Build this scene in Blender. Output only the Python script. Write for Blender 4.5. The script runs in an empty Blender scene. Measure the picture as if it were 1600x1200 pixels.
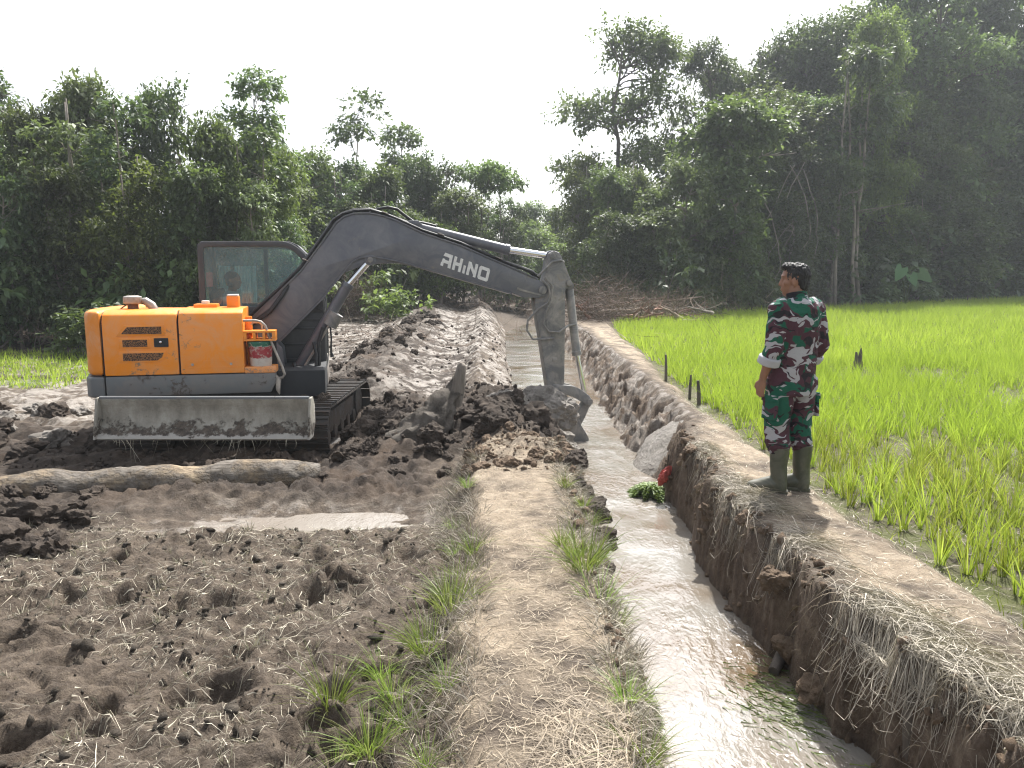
import bpy, bmesh, math, random
import numpy as np
from mathutils import Vector, Matrix

random.seed(7)
RNG = np.random.default_rng(11)
PI = math.pi
R = math.radians
scene = bpy.context.scene
COL = scene.collection

# ------------------------------------------------------------------ camera, sky, sun, exposure
cam_data = bpy.data.cameras.new('camera')
cam_data.sensor_width = 36.0
cam_data.lens = 27.0
cam_data.clip_start = 0.05
cam_data.clip_end = 3000.0
cam = bpy.data.objects.new('camera', cam_data)
COL.objects.link(cam)
cam.location = (0, 0, 1.62)
cam.rotation_euler = (R(90 - 8.157), 0, 0)
scene.camera = cam

SUN_EL, SUN_AZ = R(54), R(18)          # azimuth measured from +Y towards +X
world = bpy.data.worlds.new('World')
scene.world = world
world.use_nodes = True
wn = world.node_tree
bg = wn.nodes['Background']
sky = wn.nodes.new('ShaderNodeTexSky')
sky.sky_type = 'NISHITA'
sky.sun_disc = False
sky.sun_elevation = SUN_EL
sky.sun_rotation = SUN_AZ
sky.air_density = 1.0
sky.dust_density = 3.5
sky.ozone_density = 1.0
hs = wn.nodes.new('ShaderNodeHueSaturation')     # thin white overcast: the blue is washed out
hs.inputs['Saturation'].default_value = 0.35
wn.links.new(sky.outputs[0], hs.inputs['Color'])
wn.links.new(hs.outputs[0], bg.inputs['Color'])
bg.inputs['Strength'].default_value = 0.13

sun_d = bpy.data.lights.new('sun', 'SUN')
sun_d.energy = 4.2
sun_d.angle = R(1.0)
sun_d.color = (1.0, 0.97, 0.92)
sun = bpy.data.objects.new('sun', sun_d)
COL.objects.link(sun)
sdir = Vector((math.cos(SUN_EL) * math.sin(SUN_AZ), math.cos(SUN_EL) * math.cos(SUN_AZ), math.sin(SUN_EL)))
sun.rotation_euler = sdir.to_track_quat('Z', 'Y').to_euler()

vs = scene.view_settings
vs.view_transform = 'Standard'
vs.look = 'None'
vs.gamma = 1.0
vs.exposure = 1.2
vs.use_curve_mapping = False
scene.render.engine = 'CYCLES'
cy = scene.cycles
cy.use_denoising = True
scene.render.filter_size = 1.2
cy.filter_width = 1.2
cy.max_bounces = 7
cy.diffuse_bounces = 3
cy.glossy_bounces = 3
cy.transmission_bounces = 4
cy.transparent_max_bounces = 12
cy.volume_bounces = 0
cy.sample_clamp_indirect = 6.0
cy.caustics_reflective = False
cy.caustics_refractive = False

# ------------------------------------------------------------------ helpers
def tag(o, label=None, cat=None, group=None, kind=None):
    if label: o['label'] = label
    if cat: o['category'] = cat
    if group: o['group'] = group
    if kind: o['kind'] = kind
    return o

def empty(name, loc=(0, 0, 0), rz=0.0):
    o = bpy.data.objects.new(name, None)
    COL.objects.link(o)
    o.location = loc
    o.rotation_euler = (0, 0, rz)
    o.empty_display_size = 0.1
    return o

def link_mesh(name, me, mat=None, parent=None):
    o = bpy.data.objects.new(name, me)
    COL.objects.link(o)
    if mat is not None:
        if not me.materials: me.materials.append(mat)
    if parent is not None: o.parent = parent
    return o

def mesh_np(name, V, F, mat=None, smooth=False, attrs=None):
    """V (n,3), F (m,k) arrays -> mesh datablock"""
    V = np.asarray(V, dtype=np.float32); F = np.asarray(F, dtype=np.int32)
    me = bpy.data.meshes.new(name)
    n, m, k = len(V), len(F), F.shape[1]
    me.vertices.add(n); me.vertices.foreach_set('co', V.ravel())
    me.loops.add(m * k); me.loops.foreach_set('vertex_index', F.ravel())
    me.polygons.add(m)
    me.polygons.foreach_set('loop_start', np.arange(0, m * k, k, dtype=np.int32))
    if smooth: me.polygons.foreach_set('use_smooth', np.ones(m, dtype=bool))
    if attrs:
        for an, (typ, arr) in attrs.items():
            a = me.attributes.new(an, typ, 'POINT')
            a.data.foreach_set('color' if typ == 'FLOAT_COLOR' else 'value', np.asarray(arr, dtype=np.float32).ravel())
    me.update(calc_edges=True)
    if mat is not None: me.materials.append(mat)
    return me

class MB:
    """collects shapes, builds ONE mesh object"""
    def __init__(s, M=None):
        s.v = []; s.f = []; s.M = M
    def add(s, vs, fs):
        b = len(s.v)
        s.v.extend([tuple(p) for p in vs]); s.f.extend([tuple(i + b for i in f) for f in fs])
        return s
    def box(s, c, size, rot=None):
        hx, hy, hz = [a / 2 for a in size]
        P = [Vector((x, y, z)) for x in (-hx, hx) for y in (-hy, hy) for z in (-hz, hz)]
        if rot is not None: P = [rot @ p for p in P]
        P = [p + Vector(c) for p in P]
        return s.add(P, [(0, 1, 3, 2), (4, 6, 7, 5), (0, 4, 5, 1), (2, 3, 7, 6), (0, 2, 6, 4), (1, 5, 7, 3)])
    def prism(s, poly, y0, y1):
        """poly in (x,z), extruded along y"""
        n = len(poly)
        vs = [(x, y0, z) for x, z in poly] + [(x, y1, z) for x, z in poly]
        fs = [tuple(range(n)), tuple(range(2 * n - 1, n - 1, -1))]
        fs += [(i, i + n, (i + 1) % n + n, (i + 1) % n) for i in range(n)]
        return s.add(vs, fs)
    def prism_z(s, poly, z0, z1):
        n = len(poly)
        vs = [(x, y, z0) for x, y in poly] + [(x, y, z1) for x, y in poly]
        fs = [tuple(range(n - 1, -1, -1)), tuple(range(n, 2 * n))]
        fs += [(i, (i + 1) % n, (i + 1) % n + n, i + n) for i in range(n)]
        return s.add(vs, fs)
    def prism_x(s, poly, x0, x1):
        n = len(poly)
        vs = [(x0, y, z) for y, z in poly] + [(x1, y, z) for y, z in poly]
        fs = [tuple(range(n)), tuple(range(2 * n - 1, n - 1, -1))]
        fs += [(i, i + n, (i + 1) % n + n, (i + 1) % n) for i in range(n)]
        return s.add(vs, fs)
    def ring(s, outer, inner, y0, y1):
        """frame between two outlines with equal point counts"""
        n = len(outer)
        vs = [(x, y0, z) for x, z in outer] + [(x, y0, z) for x, z in inner] + [(x, y1, z) for x, z in outer] + [(x, y1, z) for x, z in inner]
        fs = []
        for i in range(n):
            j = (i + 1) % n
            fs += [(i, j, n + j, n + i), (2 * n + j, 2 * n + i, 3 * n + i, 3 * n + j),
                   (j, i, 2 * n + i, 2 * n + j), (n + i, n + j, 3 * n + j, 3 * n + i)]
        return s.add(vs, fs)
    def tube(s, path, rad, seg=8, caps=True, flat=None, twist=0.0):
        """rad: number or list of r or (ra, rb); flat: reference side vector for ra"""
        P = [Vector(p) for p in path]; n = len(P)
        if not isinstance(rad, (list, tuple)): rad = [rad] * n
        T = []
        for i in range(n):
            d = (P[min(i + 1, n - 1)] - P[max(i - 1, 0)])
            T.append(d.normalized() if d.length > 1e-9 else Vector((0, 0, 1)))
        ref = Vector(flat) if flat is not None else (Vector((0, 0, 1)) if abs(T[0].z) < .9 else Vector((1, 0, 0)))
        vs = []; u = ref
        for i in range(n):
            if flat is not None: u = Vector(flat)
            u = u - T[i] * u.dot(T[i])
            u = u.normalized() if u.length > 1e-6 else T[i].orthogonal().normalized()
            w = T[i].cross(u)
            ra, rb = rad[i] if isinstance(rad[i], (list, tuple)) else (rad[i], rad[i])
            for k in range(seg):
                a = 2 * PI * k / seg + twist
                vs.append(P[i] + u * (ra * math.cos(a)) + w * (rb * math.sin(a)))
        fs = []
        for i in range(n - 1):
            for k in range(seg):
                k2 = (k + 1) % seg
                fs.append((i * seg + k, i * seg + k2, (i + 1) * seg + k2, (i + 1) * seg + k))
        if caps:
            fs.append(tuple(range(seg - 1, -1, -1)))
            fs.append(tuple((n - 1) * seg + k for k in range(seg)))
        return s.add(vs, fs)
    def ball(s, c, r, seg=12, rings=8, rot=None):
        r = r if isinstance(r, (list, tuple)) else (r, r, r)
        vs = [Vector((0, 0, -r[2]))]
        for i in range(1, rings):
            th = -PI / 2 + PI * i / rings
            for k in range(seg):
                a = 2 * PI * k / seg
                vs.append(Vector((r[0] * math.cos(th) * math.cos(a), r[1] * math.cos(th) * math.sin(a), r[2] * math.sin(th))))
        vs.append(Vector((0, 0, r[2])))
        if rot is not None: vs = [rot @ p for p in vs]
        vs = [p + Vector(c) for p in vs]
        fs = []
        for k in range(seg):
            k2 = (k + 1) % seg
            fs.append((0, 1 + k2, 1 + k)); top = len(vs) - 1; b = 1 + (rings - 2) * seg
            fs.append((b + k, b + k2, top))
            for i in range(rings - 2):
                o = 1 + i * seg
                fs.append((o + k, o + k2, o + seg + k2, o + seg + k))
        return s.add(vs, fs)
    def mesh(s, name):
        vs = s.v
        if s.M is not None: vs = [s.M @ Vector(p) for p in vs]
        me = bpy.data.meshes.new(name)
        me.from_pydata([tuple(p) for p in vs], [], s.f)
        return me
    def build(s, name, mat, parent=None, bevel=0.0, segs=2, smooth=35):
        me = s.mesh(name)
        bm = bmesh.new(); bm.from_mesh(me)
        bmesh.ops.recalc_face_normals(bm, faces=bm.faces[:])
        if bevel:
            es = [e for e in bm.edges if len(e.link_faces) == 2 and e.calc_face_angle(0) > R(28)]
            bmesh.ops.bevel(bm, geom=es, offset=bevel, segments=segs, affect='EDGES', profile=0.6, clamp_overlap=True)
        bm.to_mesh(me); bm.free()
        if smooth:
            me.polygons.foreach_set('use_smooth', [True] * len(me.polygons))
            me.set_sharp_from_angle(angle=R(smooth))
        me.update()
        return link_mesh(name, me, mat, parent)

def round_poly(pts, rads, n=5):
    """round the corners of a polygon; rads: number or one radius per corner"""
    out = []; m = len(pts)
    if not isinstance(rads, (list, tuple)): rads = [rads] * m
    for i in range(m):
        p = Vector(pts[i]); a = Vector(pts[i - 1]); b = Vector(pts[(i + 1) % m]); r = rads[i]
        if r <= 0: out.append(tuple(p)); continue
        da, db = (a - p), (b - p)
        r1 = min(r, da.length * .48, db.length * .48)
        A = p + da.normalized() * r1; B = p + db.normalized() * r1
        for k in range(n + 1):
            t = k / n
            q = A * (1 - t) ** 2 + p * 2 * t * (1 - t) + B * t * t
            out.append(tuple(q))
    return out

def sh(a, b, x):
    t = np.clip((x - a) / (b - a), 0, 1)
    return t * t * (3 - 2 * t)

def _hash(ix, iy, iz, seed):
    h = (ix.astype(np.int64) * 374761393 + iy.astype(np.int64) * 668265263 + iz.astype(np.int64) * 2147483647 + seed * 1274126177) & 0xFFFFFFFF
    h = ((h ^ (h >> 13)) * 1274126177) & 0xFFFFFFFF
    h = ((h ^ (h >> 16)) * 2246822519) & 0xFFFFFFFF
    return ((h ^ (h >> 15)) & 0xFFFFFF) / float(0xFFFFFF)

def vn2(x, y, seed=0):
    x = np.asarray(x, float); y = np.asarray(y, float)
    ix = np.floor(x); iy = np.floor(y); fx = x - ix; fy = y - iy
    fx = fx * fx * fx * (fx * (fx * 6 - 15) + 10); fy = fy * fy * fy * (fy * (fy * 6 - 15) + 10)
    z = np.zeros_like(ix)
    a = _hash(ix, iy, z, seed); b = _hash(ix + 1, iy, z, seed); c = _hash(ix, iy + 1, z, seed); d = _hash(ix + 1, iy + 1, z, seed)
    return (a * (1 - fx) + b * fx) * (1 - fy) + (c * (1 - fx) + d * fx) * fy

def vn3(x, y, z, seed=0):
    ix = np.floor(x); iy = np.floor(y); iz = np.floor(z)
    fx, fy, fz = x - ix, y - iy, z - iz
    fx = fx * fx * (3 - 2 * fx); fy = fy * fy * (3 - 2 * fy); fz = fz * fz * (3 - 2 * fz)
    def L(k):
        a = _hash(ix, iy, iz + k, seed); b = _hash(ix + 1, iy, iz + k, seed); c = _hash(ix, iy + 1, iz + k, seed); d = _hash(ix + 1, iy + 1, iz + k, seed)
        return (a * (1 - fx) + b * fx) * (1 - fy) + (c * (1 - fx) + d * fx) * fy
    return L(0) * (1 - fz) + L(1) * fz

def fbm(x, y, seed=0, oct=4, gain=.5):
    s = 0; a = 1; t = 0
    for i in range(oct):
        c, q = math.cos(.5 + i), math.sin(.5 + i)
        s = s + a * (vn2((x * c - y * q) * 2 ** i + 17.3 * i, (x * q + y * c) * 2 ** i - 9.1 * i, seed + i) * 2 - 1); t += a; a *= gain
    return s / t

def billow(x, y, seed=0, oct=3, gain=.5):
    """rounded lumps: 1 at the top of a clod, 0 in the cracks"""
    s = 0; a = 1; t = 0
    for i in range(oct):
        c, q = math.cos(.9 + i), math.sin(.9 + i)
        s = s + a * np.abs(vn2((x * c - y * q) * 2 ** i + 5.3 * i, (x * q + y * c) * 2 ** i + 3.1 * i, seed + i) * 2 - 1); t += a; a *= gain
    return np.clip(s / t * 1.9, 0, 1.2)

def fbm3(x, y, z, seed=0, oct=3, gain=.5):
    s = 0; a = 1; t = 0
    for i in range(oct):
        s = s + a * (vn3(x * 2 ** i, y * 2 ** i, z * 2 ** i, seed + i) * 2 - 1); t += a; a *= gain
    return s / t

# ------------------------------------------------------------------ materials
class Nodes:
    def __init__(s, name):
        s.mat = bpy.data.materials.new(name); s.mat.use_nodes = True
        s.nt = s.mat.node_tree; s.b = s.nt.nodes['Principled BSDF']; s.out = s.nt.nodes['Material Output']
    def n(s, t, **kw):
        x = s.nt.nodes.new(t)
        for k, v in kw.items(): setattr(x, k, v)
        return x
    def put(s, sock, val):
        if val is None: return
        if isinstance(val, bpy.types.NodeSocket): s.nt.links.new(val, sock)
        elif isinstance(val, (tuple, list)) and len(val) == 3 and sock.type == 'RGBA': sock.default_value = (*val, 1)
        else: sock.default_value = val
    def obj(s): return s.n('ShaderNodeTexCoord').outputs['Object']
    def pos(s): return s.n('ShaderNodeNewGeometry').outputs['Position']
    def attr(s, name, out='Fac'): return s.n('ShaderNodeAttribute', attribute_name=name).outputs[out]
    def scale(s, vec, sc):
        m = s.n('ShaderNodeMapping'); s.put(m.inputs['Vector'], vec); m.inputs['Scale'].default_value = sc; return m.outputs[0]
    def noise(s, vec, scale, detail=4, rough=.55, dist=0.0, out='Fac'):
        x = s.n('ShaderNodeTexNoise'); s.put(x.inputs['Vector'], vec)
        x.inputs['Scale'].default_value = scale; x.inputs['Detail'].default_value = detail
        x.inputs['Roughness'].default_value = rough; x.inputs['Distortion'].default_value = dist
        return x.outputs[out]
    def voro(s, vec, scale, feature='F1', out='Distance'):
        x = s.n('ShaderNodeTexVoronoi', feature=feature); s.put(x.inputs['Vector'], vec); x.inputs['Scale'].default_value = scale
        return x.outputs[out]
    def ramp(s, fac, stops, interp='LINEAR'):
        x = s.n('ShaderNodeValToRGB'); s.put(x.inputs[0], fac); e = x.color_ramp; e.interpolation = interp
        while len(e.elements) < len(stops): e.elements.new(.5)
        for el, (p, c) in zip(e.elements, stops):
            el.position = p; el.color = (*c, 1) if isinstance(c, (tuple, list)) else (c, c, c, 1)
        return x.outputs[0]
    def mix(s, f, a, b, mode='MIX'):
        x = s.n('ShaderNodeMix', data_type='RGBA', blend_type=mode)
        s.put(x.inputs[0], f); s.put(x.inputs[6], a); s.put(x.inputs[7], b); return x.outputs[2]
    def math(s, op, a, b=None, clamp=False):
        x = s.n('ShaderNodeMath', operation=op, use_clamp=clamp); s.put(x.inputs[0], a)
        if b is not None: s.put(x.inputs[1], b)
        return x.outputs[0]
    def bump(s, h, strength=.5, dist=.02, normal=None):
        x = s.n('ShaderNodeBump'); s.put(x.inputs['Height'], h); x.inputs['Strength'].default_value = strength; x.inputs['Distance'].default_value = dist
        if normal is not None: s.put(x.inputs['Normal'], normal)
        return x.outputs[0]
    def set(s, **kw):
        names = dict(color='Base Color', rough='Roughness', metal='Metallic', normal='Normal', spec='Specular IOR Level', ior='IOR', trans='Transmission Weight', coat='Coat Weight', alpha='Alpha', sheen='Sheen Weight')
        for k, v in kw.items(): s.put(s.b.inputs[names[k]], v)
        return s.mat

def soil(name, dark, mid, light, scale=9, bump=.6, rough=.9, wet=None):
    k = Nodes(name); p = k.pos()
    n1 = k.noise(p, scale, 8, .65); n2 = k.noise(p, scale * 6, 5, .7)
    c = k.ramp(n1, [(.3, dark), (.5, mid), (.72, light)])
    c = k.mix(k.ramp(n2, [(.35, 0), (.75, .45)]), c, light)
    h = k.math('ADD', k.math('MULTIPLY', n1, .6), k.math('MULTIPLY', n2, .5))
    if wet: rough = k.ramp(k.noise(p, scale * .6, 3), [(.4, wet), (.62, rough)])
    h = k.math('ADD', h, k.math('MULTIPLY', k.noise(p, scale * 22, 4, .7), .3))
    return k.set(color=c, rough=rough, normal=k.bump(h, min(1, bump * 1.4), .05), spec=.3)

def plain(name, col, rough=.6, metal=0.0, var=.12, scale=6, spec=.5, bump=0.0):
    k = Nodes(name); p = k.obj()
    n = k.noise(p, scale, 5, .6)
    lo = tuple(c * (1 - var) for c in col); hi = tuple(min(1, c * (1 + var)) for c in col)
    kw = dict(color=k.ramp(n, [(.3, lo), (.7, hi)]), rough=rough, metal=metal, spec=spec)
    if bump: kw['normal'] = k.bump(k.noise(p, scale * 8, 4), bump, .01)
    return k.set(**kw)

def paint(name, col, dirt=(.17, .14, .11), amount=.5, rough=.38, scratch=True, dust=.25):
    """machine paint with mud splashes, dust film and scratches"""
    k = Nodes(name); p = k.obj()
    base = k.mix(k.noise(p, 2.2, 3), tuple(c * .93 for c in col), col)
    du = k.ramp(k.noise(p, 3.5, 8, .72, 1.0), [(.42, 0), (.75, dust)])
    c = k.mix(du, base, tuple(min(1, d * 2.2) for d in dirt))
    sp = k.noise(p, 11, 9, .72, .6)
    big = k.noise(p, 1.7, 3)
    m = k.math('ADD', sp, k.math('MULTIPLY', k.math('SUBTRACT', big, .5), .7))
    mask = k.ramp(m, [(.72 - .22 * amount, 0), (.80 - .22 * amount, 1)])
    c = k.mix(mask, c, dirt)
    if scratch:
        sc = k.noise(k.scale(p, (2, 2, 40)), 3, 6, .8)
        c = k.mix(k.ramp(sc, [(.70, 0), (.74, .35)]), c, tuple(min(1, .5 * c0 + .2) for c0 in col))
    r = k.mix(mask, (rough,) * 3, (.9,) * 3)
    return k.set(color=c, rough=r, normal=k.bump(k.math('ADD', k.math('MULTIPLY', mask, .5), k.math('MULTIPLY', sp, .12)), .35, .01))

def leafmat(name, a, b, c, trans=.35, rough=.58):
    k = Nodes(name)
    rnd = k.attr('rnd')
    oi = k.n('ShaderNodeObjectInfo').outputs['Random']
    col = k.ramp(rnd, [(0, a), (.55, b), (1, c)])
    hsv = k.n('ShaderNodeHueSaturation'); k.put(hsv.inputs['Color'], col)
    k.put(hsv.inputs['Hue'], k.math('ADD', .485, k.math('MULTIPLY', oi, .03)))
    k.put(hsv.inputs['Value'], k.math('ADD', .66, k.math('MULTIPLY', oi, .85)))
    k.set(color=hsv.outputs[0], rough=rough, spec=.5)
    tr = k.n('ShaderNodeBsdfTranslucent'); k.put(tr.inputs['Color'], k.mix(.5, hsv.outputs[0], (.16, .22, .02), 'ADD'))
    mx = k.n('ShaderNodeMixShader'); mx.inputs[0].default_value = trans
    k.nt.links.new(k.b.outputs[0], mx.inputs[1]); k.nt.links.new(tr.outputs[0], mx.inputs[2])
    k.nt.links.new(mx.outputs[0], k.out.inputs['Surface'])
    return k.mat

def barkmat(name, a, b, scale=5):
    k = Nodes(name); p = k.obj()
    n = k.noise(k.scale(p, (1, 1, .18)), scale * 3, 7, .7)
    n2 = k.noise(p, scale * .4, 4)
    c = k.mix(k.ramp(n2, [(.4, 0), (.65, 1)]), k.ramp(n, [(.3, a), (.7, b)]), tuple(x * 1.3 for x in b))
    return k.set(color=c, rough=.9, normal=k.bump(n, .8, .02))

def ground_material():
    k = Nodes('ground_soil'); p = k.pos()
    z1 = k.n('ShaderNodeAttribute', attribute_name='zone').outputs['Color']
    s1 = k.n('ShaderNodeSeparateColor'); k.put(s1.inputs[0], z1)
    z2 = k.n('ShaderNodeAttribute', attribute_name='zone2').outputs['Color']
    s2 = k.n('ShaderNodeSeparateColor'); k.put(s2.inputs[0], z2)
    dry, pale, peat = s1.outputs[0], s1.outputs[1], s1.outputs[2]
    paddy, wall, green = s2.outputs[0], s2.outputs[1], s2.outputs[2]
    big = k.noise(p, 1.3, 5, .6); med = k.noise(p, 9, 8, .68); fine = k.noise(p, 60, 6, .7); tiny = k.noise(p, 260, 3, .7)
    field = k.ramp(med, [(.32, (.034, .025, .018)), (.5, (.092, .070, .052)), (.7, (.19, .150, .112))])
    field = k.mix(k.ramp(fine, [(.5, 0), (.72, .5)]), field, (.23, .19, .142))
    field = k.mix(k.ramp(big, [(.45, 0), (.7, .4)]), field, (.12, .098, .076))
    dryc = k.ramp(med, [(.3, (.17, .132, .094)), (.5, (.31, .25, .183)), (.72, (.47, .395, .30))])
    dryc = k.mix(k.ramp(fine, [(.42, 0), (.7, .6)]), dryc, (.47, .375, .26))
    palec = k.ramp(med, [(.32, (.12, .098, .078)), (.46, (.25, .218, .183)), (.66, (.37, .335, .29))])
    peatc = k.ramp(med, [(.3, (.024, .018, .014)), (.5, (.052, .040, .031)), (.72, (.11, .086, .067))])
    peatc = k.mix(k.ramp(big, [(.5, 0), (.7, .5)]), peatc, (.13, .088, .058))
    padc = k.ramp(med, [(.3, (.055, .045, .03)), (.5, (.11, .095, .06)), (.72, (.20, .18, .13))])
    padc = k.mix(k.ramp(k.noise(p, 5, 5, .6), [(.40, 0), (.58, .7)]), padc, (.105, .125, .03))
    ws = k.noise(k.scale(p, (1.3, 1.3, 1)), 7, 8, .7)
    wallc = k.ramp(ws, [(.3, (.055, .038, .027)), (.5, (.125, .09, .065)), (.7, (.24, .19, .14))])
    greenc = k.ramp(med, [(.3, (.05, .08, .02)), (.6, (.14, .2, .05))])
    c = k.mix(paddy, field, padc); c = k.mix(green, c, greenc); c = k.mix(peat, c, peatc); c = k.mix(wall, c, wallc); c = k.mix(dry, c, dryc)
    pm = k.math('MULTIPLY', pale, k.ramp(k.noise(p, 2.3, 8, .68, .6), [(.47, .0), (.56, 1)]))
    c = k.mix(pm, c, palec)
    c = k.mix(k.ramp(tiny, [(.3, .35), (.6, 0)]), c, (.05, .038, .03))
    rough = k.mix(pm, (.95,) * 3, (.42,) * 3)
    rough = k.mix(k.math('MULTIPLY', paddy, k.ramp(big, [(.57, 0), (.64, .7)])), rough, (.38,) * 3)
    h = k.math('ADD', k.math('MULTIPLY', med, .7), k.math('ADD', k.math('MULTIPLY', fine, .45), k.math('MULTIPLY', tiny, .12)))
    return k.set(color=c, rough=rough, spec=.35, normal=k.bump(h, 1.0, .045))

def water_material(name, silt, deep):
    k = Nodes(name); p = k.pos()
    n = k.noise(p, .9, 4, .6)
    c = k.ramp(n, [(.35, deep), (.62, silt)])
    ang = k.scale(p, (1.0, .55, 1.0))
    r1 = k.noise(ang, 7, 3, .5, .6); r2 = k.noise(ang, 26, 3, .55, .8)
    h = k.math('ADD', k.math('MULTIPLY', r1, .7), k.math('MULTIPLY', r2, .35))
    amp = k.ramp(k.noise(p, .7, 2), [(.42, .25), (.58, 1)])
    return k.set(color=c, rough=.05, ior=1.78, spec=.8, normal=k.bump(k.math('MULTIPLY', h, amp), .48, .06))

def camo_material():
    k = Nodes('camouflage_cloth'); p = k.obj()
    w = k.noise(p, 6, 2, .5, 0, 'Color')
    v = k.n('ShaderNodeVectorMath', operation='MULTIPLY_ADD'); k.put(v.inputs[0], w); v.inputs[1].default_value = (.22, .22, .22); k.put(v.inputs[2], p)
    q = v.outputs[0]
    rot = k.n('ShaderNodeMapping'); k.put(rot.inputs['Vector'], q); rot.inputs['Rotation'].default_value = (.5, .3, .4); rot.inputs['Scale'].default_value = (1, 1, 2.3)
    rot2 = k.n('ShaderNodeMapping'); k.put(rot2.inputs['Vector'], q); rot2.inputs['Rotation'].default_value = (-.5, -.35, .9); rot2.inputs['Scale'].default_value = (1, 1, 2.8)
    n1 = k.noise(k.scale(q, (1, 1, 1.2)), 5.0, 1.5, .45, .8)
    n2 = k.noise(rot.outputs[0], 6.2, .8, .4, .9)
    n3 = k.noise(rot2.outputs[0], 6.6, .8, .4, .9)
    mar, gre, whi, blk = (.072, .030, .041), (.014, .092, .058), (.36, .355, .37), (.022, .02, .024)
    c = k.ramp(n1, [(.0, mar), (.53, mar), (.54, gre), (1, gre)])
    c = k.mix(k.ramp(n3, [(.62, 0), (.63, 1)]), c, blk)
    c = k.mix(k.ramp(n2, [(.62, 0), (.63, 1)]), c, whi)
    c = k.mix(k.ramp(n3, [(.355, 1), (.365, 0)]), c, whi)
    f = k.noise(p, 14, 4, .6, 1.2)
    return k.set(color=c, rough=.85, spec=.2, normal=k.bump(f, .55, .02))

M = {}
M['ground'] = ground_material()
M['water'] = water_material('ditch_water', (.23, .215, .19), (.12, .08, .045))
M['puddle'] = water_material('puddle_water', (.26, .235, .205), (.17, .145, .12))
M['puddle'].node_tree.nodes['Principled BSDF'].inputs['IOR'].default_value = 1.4
M['puddle'].node_tree.nodes['Principled BSDF'].inputs['Specular IOR Level'].default_value = .5
M['peat'] = soil('peat_clod_soil', (.024, .018, .014), (.054, .041, .032), (.115, .09, .07), 8, .7, .92)
M['clay'] = soil('grey_clay_soil', (.085, .075, .063), (.20, .18, .155), (.33, .30, .265), 5, .9, .85, .5)
M['brownclod'] = soil('brown_clod_soil', (.07, .048, .034), (.16, .115, .08), (.30, .22, .15), 9, .7, .95)
M['fieldclod'] = soil('field_crumb_soil', (.030, .024, .018), (.078, .064, .050), (.16, .133, .104), 12, .8, .95)
M['camo'] = camo_material()
M['skin'] = plain('skin', (.25, .125, .075), .55, 0, .15, 14)
M['hair'] = plain('hair', (.010, .009, .009), .5, 0, .3, 60, .5, .5)
M['boot'] = paint('rubber_boot', (.062, .066, .044), (.15, .132, .105), .42, .42, False, .35)
M['cuff'] = plain('sleeve_lining', (.40, .40, .42), .9)
M['shirt'] = plain('pale_shirt', (.55, .58, .55), .9)
M['trouser'] = plain('dark_trousers', (.03, .035, .045), .9)
M['orange'] = paint('orange_paint', (.86, .27, .012), (.27, .18, .115), .38, .36, True, .45)
M['orange_dirty'] = paint('orange_paint_rubbed', (.80, .26, .02), (.30, .20, .14), .5, .4, True, .6)
M['black'] = paint('charcoal_paint', (.112, .118, .138), (.21, .197, .175), .18, .38, True, .22)
M['arm'] = paint('mud_filmed_charcoal_paint', (.15, .15, .15), (.25, .225, .19), .5, .5, True, .6)
M['cab'] = paint('cab_paint', (.050, .052, .058), (.16, .15, .135), .02, .4, True, .10)
M['skirt'] = paint('grey_skirt_paint', (.13, .14, .145), (.09, .075, .065), .35, .45, True, .65)
M['blade'] = paint('mud_caked_blade_steel', (.25, .24, .20), (.075, .058, .045), .55, .6, True, .5)
def blade_material():
    k = Nodes('mud_caked_blade'); p = k.obj()
    sx = k.n('ShaderNodeSeparateXYZ'); k.put(sx.inputs[0], p)
    base = k.ramp(k.noise(k.scale(p, (1, 1, .5)), 5, 7, .7), [(.3, (.17, .16, .135)), (.5, (.29, .27, .225)), (.7, (.42, .40, .35))])
    m = k.math('ADD', k.noise(p, 7, 8, .72), k.math('MULTIPLY', k.math('SUBTRACT', .56, sx.outputs[2]), 1.3))
    mask = k.ramp(m, [(.55, 0), (.62, 1)])
    c = k.mix(mask, base, k.ramp(k.noise(p, 18, 5, .7), [(.35, (.04, .032, .026)), (.65, (.13, .105, .082))]))
    wet = k.ramp(k.math('ADD', k.noise(p, 9, 6, .7), k.math('MULTIPLY', k.math('SUBTRACT', .44, sx.outputs[2]), 6)), [(.66, 0), (.74, .8)])
    c = k.mix(wet, c, (.42, .40, .36))
    return k.set(color=c, rough=k.mix(mask, (.6,) * 3, (.95,) * 3), normal=k.bump(k.math('ADD', k.math('MULTIPLY', mask, .8), k.noise(p, 30, 5, .7)), .7, .02))
M['blade'] = blade_material()
M['steel'] = paint('muddy_track_steel', (.034, .03, .027), (.06, .044, .034), .95, .6, True, .15)
M['chrome'] = plain('chromed_rod', (.75, .76, .78), .16, 1.0, .06)
M['rubber'] = plain('hose_rubber', (.018, .018, .019), .55, 0, .3, 12)
M['dark'] = plain('dark_interior', (.022, .024, .027), .8)
M['seal'] = plain('panel_gap_rubber', (.02, .012, .012), .9)
M['white'] = plain('white_lettering', (.68, .68, .66), .6, 0, .15, 20)
M['cap'] = plain('weathered_metal', (.34, .31, .28), .5, .5, .35, 12)
M['rust'] = plain('rusty_metal', (.16, .085, .055), .8, .2, .4, 14)
M['bag'] = plain('red_plastic', (.55, .12, .10), .4, 0, .35, 12)
M['moss'] = leafmat('wet_moss', (.05, .075, .015), (.10, .14, .03), (.16, .2, .05), .15, .6)
M['log'] = None
M['bark'] = barkmat('grey_bark', (.09, .075, .06), (.24, .21, .175))
M['bark_dark'] = barkmat('dark_bark', (.035, .03, .025), (.10, .085, .07))
M['deadwood'] = barkmat('dead_wood', (.12, .085, .06), (.34, .27, .20))
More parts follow.
